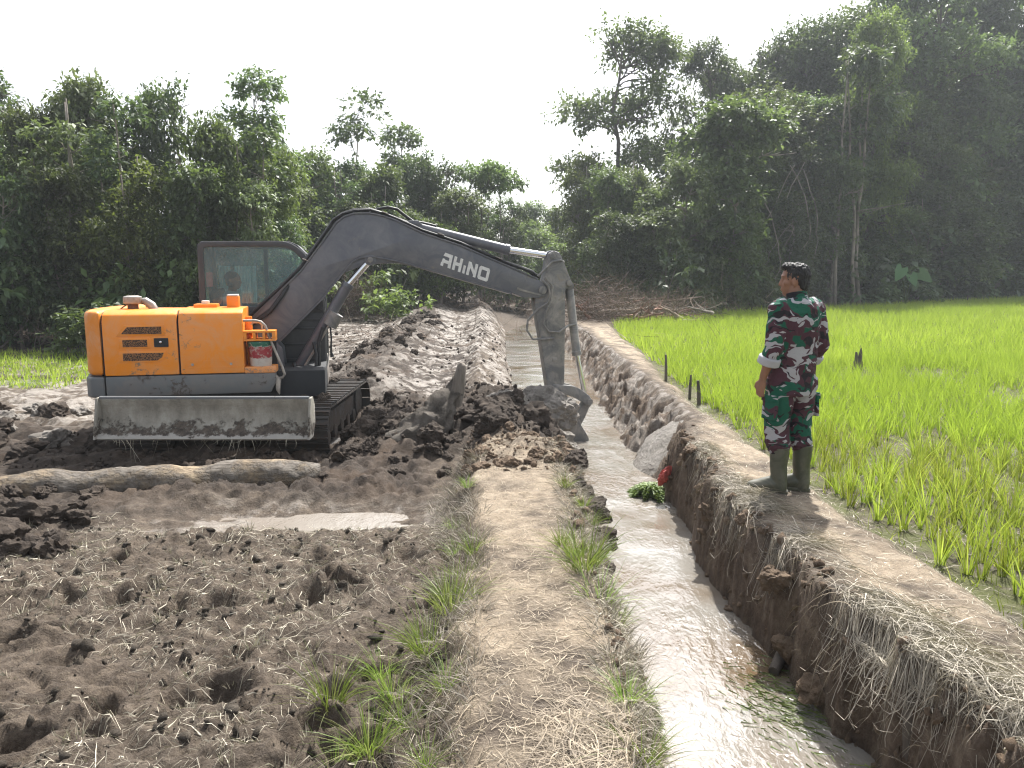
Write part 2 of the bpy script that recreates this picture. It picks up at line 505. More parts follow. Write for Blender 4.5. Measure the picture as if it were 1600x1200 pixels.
M['deadred'] = barkmat('reddish_dead_twigs', (.10, .05, .035), (.25, .14, .10))
M['leaf1'] = leafmat('leaf_mid_green', (.036, .060, .022), (.088, .132, .045), (.165, .22, .08))
M['leaf2'] = leafmat('leaf_dark_green', (.026, .047, .021), (.062, .098, .04), (.125, .168, .07), .3, .5)
M['leaf3'] = leafmat('leaf_yellow_green', (.05, .075, .02), (.115, .155, .04), (.20, .24, .07), .4)
M['leaf4'] = leafmat('leaf_olive', (.046, .062, .026), (.10, .13, .054), (.185, .215, .10), .32)
M['rice'] = leafmat('rice_leaf', (.13, .172, .016), (.212, .265, .028), (.33, .36, .07), .42, .6)
M['grass'] = leafmat('green_grass', (.09, .15, .025), (.16, .23, .045), (.33, .34, .13), .35, .5)
M['straw'] = leafmat('dry_straw', (.13, .105, .075), (.30, .245, .165), (.52, .44, .31), .1, .7)
M['greystraw'] = leafmat('grey_dead_grass', (.14, .12, .095), (.30, .265, .21), (.50, .45, .37), .1, .75)
M['roots'] = leafmat('hanging_roots', (.06, .045, .033), (.13, .10, .07), (.26, .21, .15), .05, .85)
M['grass'].node_tree.nodes  # keep reference

def log_material():
    k = Nodes('weathered_log'); p = k.obj()
    n = k.noise(k.scale(p, (.25, 3, 3)), 9, 7, .65)
    sxx = k.n('ShaderNodeSeparateXYZ'); k.put(sxx.inputs[0], p)
    c = k.ramp(n, [(.3, (.07, .052, .036)), (.5, (.22, .165, .105)), (.72, (.43, .34, .22))])
    mud = k.ramp(k.noise(p, 2.6, 8, .68), [(.44, 0), (.56, .9)])
    c = k.mix(mud, c, k.ramp(k.noise(p, 14, 6, .7), [(.35, (.07, .058, .047)), (.65, (.19, .17, .145))]))
    return k.set(color=c, rough=.85, normal=k.bump(k.math('ADD', n, mud), 1.0, .03))
M['log'] = log_material()

def glass_material():
    k = Nodes('cab_glass')
    tr = k.n('ShaderNodeBsdfTransparent'); tr.inputs[0].default_value = (.88, .96, .96, 1)
    gl = k.n('ShaderNodeBsdfGlossy'); gl.inputs['Roughness'].default_value = .06
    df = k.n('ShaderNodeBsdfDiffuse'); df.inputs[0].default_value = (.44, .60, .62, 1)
    fr = k.n('ShaderNodeFresnel'); fr.inputs[0].default_value = 1.5
    m0 = k.n('ShaderNodeMixShader')
    k.put(m0.inputs[0], k.ramp(k.noise(k.obj(), 3, 5, .7), [(.35, .10), (.75, .28)]))   # teal diffuse film: the sky's reflection painted in, with patchy dust
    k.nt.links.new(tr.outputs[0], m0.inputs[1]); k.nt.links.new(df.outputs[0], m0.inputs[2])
    m1 = k.n('ShaderNodeMixShader'); k.nt.links.new(fr.outputs[0], m1.inputs[0])
    k.nt.links.new(m0.outputs[0], m1.inputs[1]); k.nt.links.new(gl.outputs[0], m1.inputs[2])
    k.nt.links.new(m1.outputs[0], k.out.inputs['Surface'])
    return k.mat
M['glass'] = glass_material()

def grille_material():
    k = Nodes('perforated_grille'); p = k.obj()
    v = k.voro(k.scale(p, (1, 1, 1)), 75)
    c = k.ramp(v, [(.42, (.012, .008, .006)), (.52, (.22, .10, .035))])
    return k.set(color=c, rough=.6, normal=k.bump(v, .5, .005))
M['grille'] = grille_material()

def pail_material():
    k = Nodes('printed_pail'); p = k.obj()
    s = k.n('ShaderNodeSeparateXYZ'); k.put(s.inputs[0], p)
    wob = k.math('ADD', s.outputs[2], k.math('MULTIPLY', k.math('SUBTRACT', k.noise(p, 14, 5, .7), .5), .10))
    c = k.ramp(k.math('MULTIPLY', wob, 3.0), [(0, (.5, .45, .4)), (.28, (.55, .5, .45)), (.30, (.32, .03, .04)), (.66, (.34, .035, .045)), (.67, (.5, .46, .42)), (.70, (.02, .13, .08)), (.93, (.02, .13, .08)), (.94, (.55, .55, .5))])
    c = k.mix(k.ramp(k.noise(p, 20, 6, .7), [(.52, 0), (.62, .8)]), c, (.45, .38, .33))
    return k.set(color=c, rough=.5)
M['pail'] = pail_material()

# ------------------------------------------------------------------ terrain (world metres, z = 0 on the dyke path)
WATER_Z = -0.6
def ip(y, ys, xs): return np.interp(y, ys, xs)
def water_left(y): return ip(y, [0, 3.2, 4, 5, 6.1, 7.7, 9, 10, 12.5, 15.5, 20.3, 24, 30, 45, 70], [.64, .67, .66, .71, .83, .88, .74, .55, .33, .2, 0, -.06, -.3, -1.2, -3])
def water_right(y): return ip(y, [0, 3.25, 4.35, 5.44, 7, 8.7, 10, 12, 15.5, 24, 30, 45, 70], [1.75, 1.62, 1.46, 1.43, 1.55, 1.49, 1.34, 1.42, 1.48, 1.45, 1.2, .3, -1.5])
def right_top(y): return ip(y, [0, 2.0, 2.6, 3.0, 3.6, 5.2, 7, 7.7, 8.3, 9, 21, 30, 45, 70], [2.05, 1.95, 1.86, 1.70, 1.62, 1.56, 1.66, 1.72, 2.02, 2.06, 2.1, 1.9, 1.0, -.5])
def field_edge(y): return ip(y, [0, 3.5, 9, 12, 17, 21, 25, 30, 45], [2.5, 2.46, 2.40, 2.50, 2.85, 2.95, 3.3, 4.6, 6])
def path_right(y): return ip(y, [0, 2.3, 3.2, 5, 7, 8], [.38, .42, .46, .42, .44, .40])
def path_left(y): return ip(y, [0, 2.3, 4.5, 6.1, 7.3, 8], [-.22, -.15, -.16, -.34, -.22, -.1])

_r = np.random.default_rng(3)
HOLES = []
for _ in range(60):
    HOLES.append((_r.uniform(-4.6, -.45), _r.uniform(1.7, 5.5), _r.uniform(.05, .11), _r.uniform(.05, .11), _r.uniform(0, PI)))
for h in [(-.62, 3.35, .09, .12, .3), (-.82, 2.9, .1, .12, 1), (-1.35, 3.2, .12, .1, .5), (-1.75, 4.1, .15, .1, .2), (-.45, 4.05, .08, .1, 0), (-.8, 2.45, .11, .12, 0), (-1.0, 4.4, .09, .11, 0)]: HOLES.append(h)

def terrain(x, y):
    x = np.asarray(x, float); y = np.asarray(y, float)
    e1 = fbm(x * 2.2, y * 2.2, 21, 5, .6) * .13       # ragged edges
    e2 = fbm(x * 2.7, y * 2.7, 31, 5, .62) * .15
    wl, wr, rt, fe = water_left(y) + e1 * .7, water_right(y) + e2 * .6, right_top(y) + e2, field_edge(y) + e1
    pr, pl = path_right(y) + e1 * 1.25, path_left(y) + e2 * 1.2
    rt = np.maximum(rt, wr + .07)
    pr = np.minimum(pr, wl - .06)
    bed = WATER_Z - .16
    # --- left side, near: field, dyke path, drop
    zf = -.25 + .03 * fbm(x * .8, y * .8, 5, 3)
    s_path = sh(pl - .32, pl + .05, x)
    near = zf * (1 - s_path)
    # --- left side, digging zone and far bench
    dig = np.interp(x, [-30, -9, -5, -2.0, -1.72, -.8, -.1, .25, .5, .85], [-.3, -.34, -.42, -.44, -.22, -.10, .02, -.08, -.4, bed])
    xr = x - wl
    far = np.interp(xr, [-60, -9, -4.6, -3.9, -3.1, -2.5, -1.9, -1.5, -1.15, -.9, -.02, .3], [-.3, -.3, -.32, -.24, -.02, -.08, -.28, -.33, -.26, -.12, -.62, bed])
    tf = sh(10.2, 12.4, y + e1 * 3)
    left2 = dig * (1 - tf) + far * tf
    tn = sh(7.0, 7.9, y + e2 * 3 + .35 * np.clip(-x - .5, 0, 3) * .5)
    mound = (.10 + .07 * billow(x * 5, y * 5, 77, 4, .6) - .05) * np.exp(-(((x - .2) / .35) ** 2 + ((y - 7.0) / .55) ** 2))
    land_l = near * (1 - tn) + left2 * tn + mound
    # --- drop into the ditch
    s_l = sh(pr, wl + .03, x) * (1 - tn) + sh(wl - .35, wl + .05, x) * tn
    z = land_l * (1 - s_l) + bed * s_l
    # --- right bank
    top = .02 * fbm(x * 1.5, y * 1.5, 8, 3) + .03 * np.exp(-((x - rt - .12) / .15) ** 2)
    s_f = sh(fe - .22, fe + .05, x)
    top = top * (1 - s_f) + (-.12) * s_f
    steep = np.clip((x - wr) / (rt - wr), 0, 1)
    steep = np.clip(steep + .34 * fbm(x * 7, y * 7, 43, 4, .62) * np.sin(PI * steep), 0, 1)
    s_r = np.where(y < 7.9, 1 - (1 - steep) ** 1.6, steep ** 1.1)
    slump = .05 * fbm(x * 4, y * 4, 41, 3) * np.sin(PI * np.clip(s_r, 0, 1))
    z = np.where(x > wr - .02, bed * (1 - s_r) + top * s_r + slump, z)
    wallm = np.where(x > wr - .02, np.clip(np.sin(PI * np.clip(steep, 0.02, .98)) * 2.2, 0, 1) * (steep < 1), 0)
    wallm = np.maximum(wallm, np.clip(np.sin(PI * s_l) * 2, 0, 1) * (1 - tn))
    # --- far rise on the left and behind
    z = z + .26 * sh(18, 34, y) * sh(.6, -1.2, x) + .25 * sh(24, 40, y) * sh(4, 0, x)
    # --- zone masks
    left = x < wl - .02
    right = x > rt
    dry = np.where(left, sh(pl - .22, pl + .06, x) * (1 - tn) * (1 - s_l), 0)
    dry = np.where(right, (1 - s_f) * sh(rt, rt + .30, x) * sh(30, 22, y), dry)
    dry = dry * np.clip(.72 + 1.5 * fbm(x * 3.2, y * 3.2, 51, 5, .62), 0, 1)
    pale_bench = tf * sh(-14, -7, x + 0 * y) * (1 - sh(1.2, 2.2, x)) * (1 - .85 * np.exp(-((xr + 3.0) / .55) ** 2))
    pale_left = sh(9.3, 10.6, y) * sh(-12, -9.5, x) * sh(-4.5, -5.2, x) * (1 - sh(13.2, 14.0, y))
    clay_r = np.where((x > wr - .05) & (x < rt + .05), sh(7.9, 8.7, y), 0)
    pale = np.clip(np.maximum(np.maximum(pale_bench * left * .85, pale_left), clay_r * .6), 0, 1) * sh(38, 28, y)
    pud = np.exp(-(np.clip(np.abs((x + 1.8) / 1.15), 0, 9) ** 4 + np.clip(np.abs((y - 5.80 - .08 * (x + 1.7)) / .38), 0, 9) ** 4))
    pale = np.maximum(pale, pud)
    peat = np.where(left, tn * (1 - tf) + .75 * tf * np.exp(-((xr + 3.0) / .7) ** 2), 0) * (1 - .0 * x)
    peat = np.maximum(peat, np.where(left, sh(-2.4, -3.6, x + e1 * 4) * sh(4.4, 5.2, y), 0)) * (1 - pale_left)
    peat = np.maximum(peat, np.where(left, sh(6.0, 6.5, y + e2 * 2) * sh(-.55, -.9, x + e1 * 2) * (1 - pud), 0) * (1 - pale_left))
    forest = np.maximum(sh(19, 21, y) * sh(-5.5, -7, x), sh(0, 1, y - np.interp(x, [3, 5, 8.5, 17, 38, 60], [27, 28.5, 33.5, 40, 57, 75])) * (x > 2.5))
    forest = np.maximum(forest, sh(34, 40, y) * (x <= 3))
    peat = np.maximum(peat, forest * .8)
    paddy = s_f * right * (1 - forest)
    green = sh(12.6, 13.4, y) * sh(-7.5, -8.5, x) * (1 - sh(17, 18.5, y))
    # --- roughness
    churn = np.clip(tn * left * (1 - .5 * pale_bench), 0, 1)
    z = z + churn * (.13 * (billow(x * 2.6, y * 2.6, 61, 4, .55) - .45)) * (1 - .8 * s_l)
    z = z + churn * (.06 * (billow(x * 8, y * 8, 65, 4, .62) - .4) - .035 * np.abs(fbm(x * 14, y * 14, 67, 3, .7))) * (1 - .6 * s_l)
    fieldm = left * (1 - tn) * (1 - s_path) * (1 - pud)
    z = z + fieldm * (.055 * (billow(x * 4.5, y * 4.5, 71, 4, .6) - .45) + .026 * (billow(x * 15, y * 15, 75, 3, .65) - .4) + .014 * fbm(x * 34, y * 34, 73, 3, .7))
    lg = sh(6.0, 6.5, y) * sh(-.5, -.9, x) * (1 - tn) * left
    z = z + lg * (.09 * (billow(x * 5, y * 5, 211, 4, .6) - .4) - .03 * np.abs(fbm(x * 14, y * 14, 213, 3, .7)))
    z = z + pud * (-.085 + .05 * fbm(x * 3.3, y * 6, 207, 4, .6))
    z = z + dry * (.022 * fbm(x * 6, y * 6, 81, 5, .62) + .008 * fbm(x * 40, y * 40, 82, 3, .7))
    z = z + wallm * (.085 * (billow(x * 5 + y, y * 5, 91, 5, .62) - .4) - .04 * np.abs(fbm(x * 11, y * 11, 93, 3, .7)))
    z = z + paddy * (.03 * fbm(x * 3, y * 3, 95, 4, .6))
    groove = np.sin((y + .55 * (x - wr) + .12 * fbm(x * 1.5, y * 1.5, 97, 2)) * 2 * PI / .105)
    z = z + clay_r * np.clip(np.sin(PI * steep), 0, 1) * sh(16.5, 12, y) * .020 * groove
    z = z + .06 * fbm(x * .35, y * .35, 99, 3) * forest
    nearl = (x < -.3) & (y < 6)
    if nearl.any():
        xs, ys = x[nearl], y[nearl]; dz = np.zeros_like(xs)
        for hx, hy, hr, hd, ha in HOLES:
            c, s = math.cos(ha), math.sin(ha)
            m = (np.abs(xs - hx) < .4) & (np.abs(ys - hy) < .4)
            if not m.any(): continue
            wx = xs[m] + .05 * fbm(xs[m] * 11, ys[m] * 11, 201, 3, .6); wy = ys[m] + .05 * fbm(xs[m] * 11 + 7, ys[m] * 11, 203, 3, .6)
            u = (wx - hx) * c + (wy - hy) * s; v = -(wx - hx) * s + (wy - hy) * c
            d2 = (u / (hr * 1.25)) ** 2 + (v / (hr * .8)) ** 2
            dz[m] += -hd * np.exp(-d2 ** 2) + hd * .28 * np.exp(-(np.sqrt(d2) - 1.55) ** 2 / .09)
        z = z.copy(); z[nearl] += dz
    zone = np.stack([np.clip(dry, 0, 1), np.clip(pale, 0, 1), np.clip(peat, 0, 1), np.ones_like(x)], -1)
    zone2 = np.stack([np.clip(paddy, 0, 1), np.clip(wallm, 0, 1), np.clip(green, 0, 1), np.ones_like(x)], -1)
    return z, zone, zone2

def ground_z(x, y):
    return terrain(np.atleast_1d(np.asarray(x, float)), np.atleast_1d(np.asarray(y, float)))[0]
def gz(x, y): return float(ground_z(x, y)[0])

def grow(start, step, ratio, end):
    out = []; p = start
    while abs(p) < end:
        step *= ratio; p += step if end > 0 else step; out.append(p)
    return out
xs = list(np.arange(-3.7, 3.5, .0225))
p, st = xs[-1], .0225
while p < 160: st *= 1.05; p += st; xs.append(p)
p, st = xs[0], .0225
pre = []
while p > -160: st *= 1.03; p -= st; pre.append(p)
xs = np.array(pre[::-1] + xs)
ys = [1.5]
while ys[-1] < 260: ys.append(ys[-1] + max(.012, .0053 * ys[-1]))
p, st = 1.5, .03
pre = []
while p > -60: st *= 1.14; p -= st; pre.append(p)
ys = np.array(pre[::-1] + ys)
GX, GY = np.meshgrid(xs, ys)
gzv, zone, zone2 = terrain(GX.ravel(), GY.ravel())
nx, ny = len(xs), len(ys)
V = np.stack([GX.ravel(), GY.ravel(), gzv], -1)
I = (np.arange(ny - 1)[:, None] * nx + np.arange(nx - 1)[None, :]).ravel()
Fq = np.stack([I, I + 1, I + nx + 1, I + nx], -1)
me = mesh_np('ground', V, Fq, M['ground'], True, {'zone': ('FLOAT_COLOR', zone), 'zone2': ('FLOAT_COLOR', zone2)})
tag(link_mesh('ground', me), 'muddy farmland with a dyke path, churned peat and a paddy field', None, None, 'structure')

# water in the ditch: one sheet that follows the ditch
yy = np.concatenate([np.arange(-8, 30, .1), np.arange(30, 60, .5)])
L_, R_ = water_left(yy) - .5, water_right(yy) + .45
cols = 24
t = np.linspace(0, 1, cols)
WX = L_[:, None] * (1 - t) + R_[:, None] * t
WY = np.repeat(yy[:, None], cols, 1)
V = np.stack([WX.ravel(), WY.ravel(), np.full(WX.size, WATER_Z)], -1)
I = (np.arange(len(yy) - 1)[:, None] * cols + np.arange(cols - 1)[None, :]).ravel()
tag(link_mesh('ditch_water', mesh_np('ditch_water', V, np.stack([I, I + 1, I + cols + 1, I + cols], -1), M['water'], True)),
    'silty water shining in the narrow ditch', None, None, 'structure')
# puddle beside the log
def sheet(name, cx, cy, rx, ry, z, mat, label, n=40, seed=0):
    V = [(cx, cy, z)]; F = []
    for i in range(n):
        a = 2 * PI * i / n
        rr = 1 + .22 * math.sin(3 * a + seed) + .1 * math.sin(7 * a + 2 * seed)
        V.append((cx + rx * rr * math.cos(a), cy + ry * rr * math.sin(a), z))
    F = np.array([(0, 1 + i, 1 + (i + 1) % n) for i in range(n)])
    return tag(link_mesh(name, mesh_np(name, V, F, mat, True)), label, None, None, 'structure')
sheet('puddle', -1.75, 5.80, 1.2, .40, -.318, M['puddle'], 'shallow puddle of pale silty water in front of the log', seed=1)

# ------------------------------------------------------------------ excavator (local: x forward, y to its left, z up)
EX, EY, EZ, ETH = -3.22, 9.8, -.44, R(12)
def ex_world(x, y, z):
    return Vector((EX + x * math.cos(ETH) - y * math.sin(ETH), EY + x * math.sin(ETH) + y * math.cos(ETH), EZ + z))

def build_excavator():
    ex = empty('excavator', (EX, EY, EZ), ETH)
    tag(ex, 'orange and charcoal tracked excavator with raised dozer blade digging the ditch', 'excavator')
    U = Matrix.Rotation(-ETH, 4, 'Z')          # the undercarriage stays square to the field
    # ---- house: side panels
    def side_profile(y0=-1.05, top=1.665, bot=.935, inner=-.42):
        return [(y0, bot), (y0, top - .13), (y0 + .035, top - .055), (y0 + .13, top - .008), (inner, top), (inner, bot)]
    door = MB().prism_x(side_profile(), -1.548, -.775).build('engine_door', M['orange'], ex, .014)
    tank = MB().prism_x(side_profile(top=1.675), -.757, -.07).build('tank_cover', M['orange'], ex, .014)
    m = MB().prism_x(side_profile(-1.035, 1.65, .94), -1.562, -.2); m.build('panel_gap', M['seal'], ex)
    cw = MB().prism_z([(-1.562, -1.05), (-1.69, -1.02), (-1.755, -.92), (-1.85, -.5), (-1.88, 0), (-1.85, .5), (-1.755, .92), (-1.69, 1.02), (-1.562, 1.05)], .935, 1.655)
    cw.build('counterweight', M['orange_dirty'], ex, .07, 4)
    MB().prism_x([(-.425, .935), (-.425, 1.60), (.95, 1.60), (1.05, 1.5), (1.05, .935)], -1.56, -.745).build('engine_cover', M['orange'], ex, .03)
    # louvres: raised surround + perforated grille, both on the door
    def louvre(poly, rim):
        MB().prism([(x, z) for x, z in rim], -1.056, -1.046).build('louvre_surround', M['orange'], door, .005)
        MB().prism([(x, z) for x, z in poly], -1.0585, -1.05).build('vent_grille', M['grille'], door)
    louvre([(-1.355, 1.40), (-1.29, 1.475), (-.935, 1.48), (-.935, 1.395)], [(-1.41, 1.375), (-1.32, 1.495), (-.90, 1.50), (-.90, 1.375)])
    louvre([(-1.345, 1.255), (-1.345, 1.335), (-1.09, 1.335), (-1.09, 1.255)], [(-1.385, 1.235), (-1.385, 1.355), (-1.06, 1.355), (-1.06, 1.235)])
    louvre([(-1.35, 1.10), (-1.35, 1.185), (-.925, 1.185), (-.945, 1.135), (-.995, 1.10)], [(-1.39, 1.08), (-1.39, 1.205), (-.885, 1.205), (-.91, 1.12), (-.975, 1.08)])
    lt = MB().box((-.945, -1.056, 1.30), (.15, .014, .10)).build('door_latch', M['dark'], door, .006)
    MB().ball((-.95, -1.064, 1.305), .018, 10, 6).build('latch_knob', M['chrome'], lt)
    # recess line and bolts on the tank cover
    MB().ring([(-.69, 1.0), (-.69, 1.085), (-.17, 1.085), (-.15, 1.0)], [(-.675, 1.012), (-.675, 1.073), (-.18, 1.073), (-.165, 1.012)], -1.0535, -1.048).build('pressed_rib', M['orange'], tank)
    for x in (-.63, -.215):
        MB().tube([(x, -1.045, 1.042), (x, -1.058, 1.042)], .015, 10).build('bolt', M['cap'], tank)
    # skirt
    sk = MB().prism([(-1.545, .70), (-1.545, .925), (.27, .925), (.27, .83), (.21, .70)], -1.06, -.93).build('side_skirt', M['skirt'], ex, .014)
    MB().prism_z([(-1.56, -1.062), (-1.70, -1.03), (-1.775, -.93), (-1.87, -.5), (-1.90, 0), (-1.87, .5), (-1.775, .93), (-1.70, 1.03), (-1.56, 1.062)], .69, .925).build('rear_skirt', M['skirt'], ex, .03, 3)
    MB().prism([(-1.55, .64), (-1.55, .93), (.3, .93), (.82, .93), (.82, .62), (.2, .60)], -.925, 1.0).build('platform', M['dark'], ex, .01)
    # top fittings
    t = MB().tube([(-1.32, -.62, 1.65), (-1.32, -.62, 1.715)], .06, 14).build('exhaust_stub', M['rust'], ex)
    MB().tube([(-1.32, -.62, 1.712), (-1.32, -.62, 1.722), (-1.32, -.62, 1.80), (-1.32, -.62, 1.812)], [.05, .10, .10, .06], 18).build('rain_cap', M['cap'], t, .008)
    MB().tube([(-1.09, -.62, 1.64), (-1.12, -.62, 1.70), (-1.19, -.62, 1.755), (-1.22, -.62, 1.765)], [.05, .05, .042, .02], 12).build('exhaust_pipe', M['cap'], ex)
    MB().tube([(-1.46, -.6, 1.66), (-1.42, -.6, 1.69), (-1.37, -.6, 1.72)], .008, 6).build('stay_rod', M['rust'], ex)
    b = MB().box((-.52, -.6, 1.69), (.26, .2, .045)).build('filler_base', M['orange'], ex, .012)
    MB().tube([(-.53, -.6, 1.712), (-.53, -.6, 1.75)], .045, 14).build('filler_cap', M['white'], b, .006)
    b = MB().box((-.215, -.62, 1.735), (.135, .14, .135)).build('lamp_box', M['orange'], ex, .012)
    MB().box((-.215, -.62, 1.812), (.12, .12, .02)).build('lamp_lid', M['white'], b, .006)
    # front right corner: step, slotted box, handrail
    MB().box((.105, -.93, .965), (.35, .24, .075)).build('step', M['orange_dirty'], ex, .01)
    m = MB().box((.105, -.93, 1.402), (.36, .22, .022)).box((.105, -.93, 1.307), (.36, .22, .022)).box((-.055, -.93, 1.355), (.04, .22, .072)).box((.265, -.93, 1.355), (.04, .22, .072)).box((.05, -.93, 1.355), (.03, .22, .072)).box((.155, -.93, 1.355), (.03, .22, .072))
    m.build('slotted_bracket', M['orange'], ex, .003)
    MB().box((-.03, -.79, 1.26), (.07, .05, .62)).build('corner_post', M['orange'], ex, .01)
    MB().box((.105, -.80, 1.12), (.33, .02, .3)).build('backing_plate', M['dark'], ex)
    MB().tube([(-.09, -1.0, 1.53), (.06, -1.0, 1.53), (.125, -1.0, 1.515), (.17, -1.0, 1.47), (.23, -1.0, 1.28), (.34, -1.0, .99), (.365, -1.0, .9), (.34, -.99, .86), (.26, -.98, .85)], .015, 10).build('handrail', M['cap'], ex)
    MB().tube([(.0, -.85, 1.47), (.02, -.85, 1.50), (.09, -.85, 1.5), (.12, -.85, 1.47), (.12, -.85, 1.40)], .012, 8).build('grab_loop', M['cap'], ex)
    MB().prism([(.26, .72), (.26, .9), (.32, .84), (.30, .66)], -1.02, -.90).build('corner_bracket', M['cap'], ex, .006)
    # ---- cab
    C0, C1 = .02, 1.0
    outer = [(-.71, 1.56), (-.70, 2.46), (.41, 2.475), (.63, 2.29), (.80, 1.72), (.81, 1.56)]
    inner = [(-.635, 1.65), (-.63, 2.395), (.385, 2.405), (.565, 2.245), (.70, 1.75), (.705, 1.65)]
    orad = [.0, .09, .16, .14, .05, .0]; irad = [.03, .05, .13, .12, .05, .03]
    o2 = round_poly(outer, [max(r, .002) for r in orad]); i2 = round_poly(inner, irad)
    cab = MB().ring(o2, i2, C0, C0 + .05).build('cab', M['cab'], ex, .008)
    cab['label'] = 'charcoal cab with large tinted windows'
    MB().ring(o2, i2, C1 - .05, C1).build('side_frame', M['cab'], cab, .008)
    low = [(-.72, .62), (-.712, 1.565), (.81, 1.565), (.815, .66), (.77, .60)]
    MB().prism(low, C0 + .004, C0 + .045).build('lower_panel', M['cab'], cab, .01)
    MB().prism(low, C1 - .045, C1 - .004).build('lower_panel', M['cab'], cab, .01)
    for z, x0 in ((1.47, .30), (1.36, .25), (1.16, .3), (.96, .3), (.80, .25)):
        MB().box(((x0 + .76) / 2, C0 - .002, z), (.76 - x0, .016, .03)).build('pressed_rib', M['cab'], cab, .007)
    MB().box((.69, C0 - .003, .86), (.07, .006, .06)).build('sticker', M['cap'], cab)
    roof = [(-.69, 2.43), (-.66, 2.462), (.40, 2.472), (.50, 2.43), (.60, 2.32), (.575, 2.30), (.475, 2.40), (.39, 2.43)]
    MB().prism(roof, C0 + .052, C1 - .052).build('roof', M['cab'], cab, .006)
    MB().box((-.70, (C0 + C1) / 2, 1.06), (.03, C1 - C0 - .1, .98)).build('rear_panel', M['cab'], cab, .006)
    for y in (C0 + .08, C1 - .08):
        MB().box((-.685, y, 1.98), (.04, .06, .9)).build('rear_pillar', M['cab'], cab, .01)
    MB().prism([(.795, .62), (.80, .95), (.815, .95), (.83, .62)], C0 + .05, C1 - .05).build('front_panel', M['cap'], cab, .004)
    for y in (C0 + .075, C1 - .075):
        MB().tube([(.80, y, .9), (.795, y, 1.70), (.62, y, 2.28)], .03, 8).build('front_pillar', M['cab'], cab)
    # panes
    gl_in = round_poly([(x, z) for x, z in inner], irad)
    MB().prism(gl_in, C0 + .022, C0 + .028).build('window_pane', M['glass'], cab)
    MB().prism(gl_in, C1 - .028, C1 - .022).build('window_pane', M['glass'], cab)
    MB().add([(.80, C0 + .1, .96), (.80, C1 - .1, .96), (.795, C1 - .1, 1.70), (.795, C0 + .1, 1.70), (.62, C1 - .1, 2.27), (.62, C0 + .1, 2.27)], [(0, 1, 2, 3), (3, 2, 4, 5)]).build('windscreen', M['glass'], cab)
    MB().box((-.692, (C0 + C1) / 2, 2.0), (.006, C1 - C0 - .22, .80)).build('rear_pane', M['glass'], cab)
    # door on the far side: frame with a mid pillar and curtains
    MB().box((.02, C1 - .03, 2.02), (.06, .04, .76)).build('door_pillar', M['cab'], cab, .008)
    kc = Nodes('pale_curtain'); kc.set(color=kc.ramp(kc.noise(kc.scale(kc.obj(), (22, 1, .6)), 2, 3), [(.35, (.45, .60, .60)), (.65, (.62, .76, .75))]), rough=.9)
    tl = kc.n('ShaderNodeBsdfTranslucent'); tl.inputs[0].default_value = (.55, .75, .74, 1)
    mxs = kc.n('ShaderNodeMixShader'); mxs.inputs[0].default_value = .6
    kc.nt.links.new(kc.b.outputs[0], mxs.inputs[1]); kc.nt.links.new(tl.outputs[0], mxs.inputs[2]); kc.nt.links.new(mxs.outputs[0], kc.out.inputs['Surface'])
    M['curtain'] = kc.mat
    def curtain(x0, x1, z0, z1):
        n = 26; vs = []; fs = []
        for i in range(n + 1):
            x = x0 + (x1 - x0) * i / n; y = C1 - .075 + .012 * math.sin(i * 1.9)
            vs += [(x, y, z0), (x, y + .004 * math.sin(i), z1)]
        for i in range(n): fs.append((2 * i, 2 * i + 2, 2 * i + 3, 2 * i + 1))
        MB().add(vs, fs).build('curtain', M['curtain'], cab)
    curtain(-.40, -.11, 1.66, 2.17); curtain(-.60, -.45, 1.66, 2.17)
    MB().prism(round_poly([(-.625, 1.90), (-.625, 2.08), (-.545, 2.08), (-.55, 1.90)], .01), C0 + .06, C0 + .068).build('red_cloth', M['bag'], cab)
    MB().box((-.30, .5, 1.27), (.46, .46, .12)).build('seat', M['dark'], cab, .04)
    MB().prism(round_poly([(-.56, 1.25), (-.62, 1.86), (-.50, 1.88), (-.44, 1.25)], .04), .28, .72).build('seat_back', M['dark'], cab, .03)
    for y in (.2, .8):
        MB().box((-.18, y, 1.36), (.4, .12, .1)).tube([(.0, y, 1.4), (.02, y, 1.6)], .015, 8).ball((.02, y, 1.62), .03, 8, 6).build('lever_console', M['dark'], cab, .01)
    MB().prism([(.45, 1.3), (.5, 1.66), (.62, 1.66), (.7, 1.3)], .1, .35).build('dashboard', M['dark'], cab, .02)
    # ---- boom
    Y0, Y1 = -.35, -.07; YM = (Y0 + Y1) / 2
    bp = [(-.02, 1.02), (.29, 1.26), (.77, 1.73), (1.10, 2.13), (1.18, 2.22), (1.28, 2.27), (1.42, 2.285), (1.65, 2.245), (1.89, 2.19), (3.22, 1.81), (3.36, 1.755), (3.58, 1.745), (3.67, 1.775),
          (3.715, 1.84), (3.68, 1.92), (3.56, 1.99), (2.55, 2.41), (2.06, 2.565), (1.72, 2.72), (1.58, 2.77), (1.40, 2.80), (1.22, 2.795), (1.10, 2.755), (1.0, 2.68), (.88, 2.51), (.55, 2.08), (-.11, 1.46), (-.17, 1.25), (-.12, 1.08)]
    boom = MB().prism(bp, Y0, Y1).build('boom', M['black'], ex, .012)
    MB().prism([(1.02, 2.045), (1.12, 2.09), (1.30, 2.16), (1.52, 2.19), (1.75, 2.195), (1.92, 2.165), (1.80, 2.235), (1.45, 2.275), (1.27, 2.262), (1.16, 2.20)], Y0 + .02, Y1 - .02).build('cylinder_bracket', M['black'], boom, .008)
    for (x, z, r) in ((3.63, 1.85, .055), (1.40, 2.235, .035), (-.03, 1.2, .07)):
        MB().tube([(x, Y0 - .018, z), (x, Y1 + .018, z)], r, 16).build('pivot_pin', M['arm'], boom, .006)
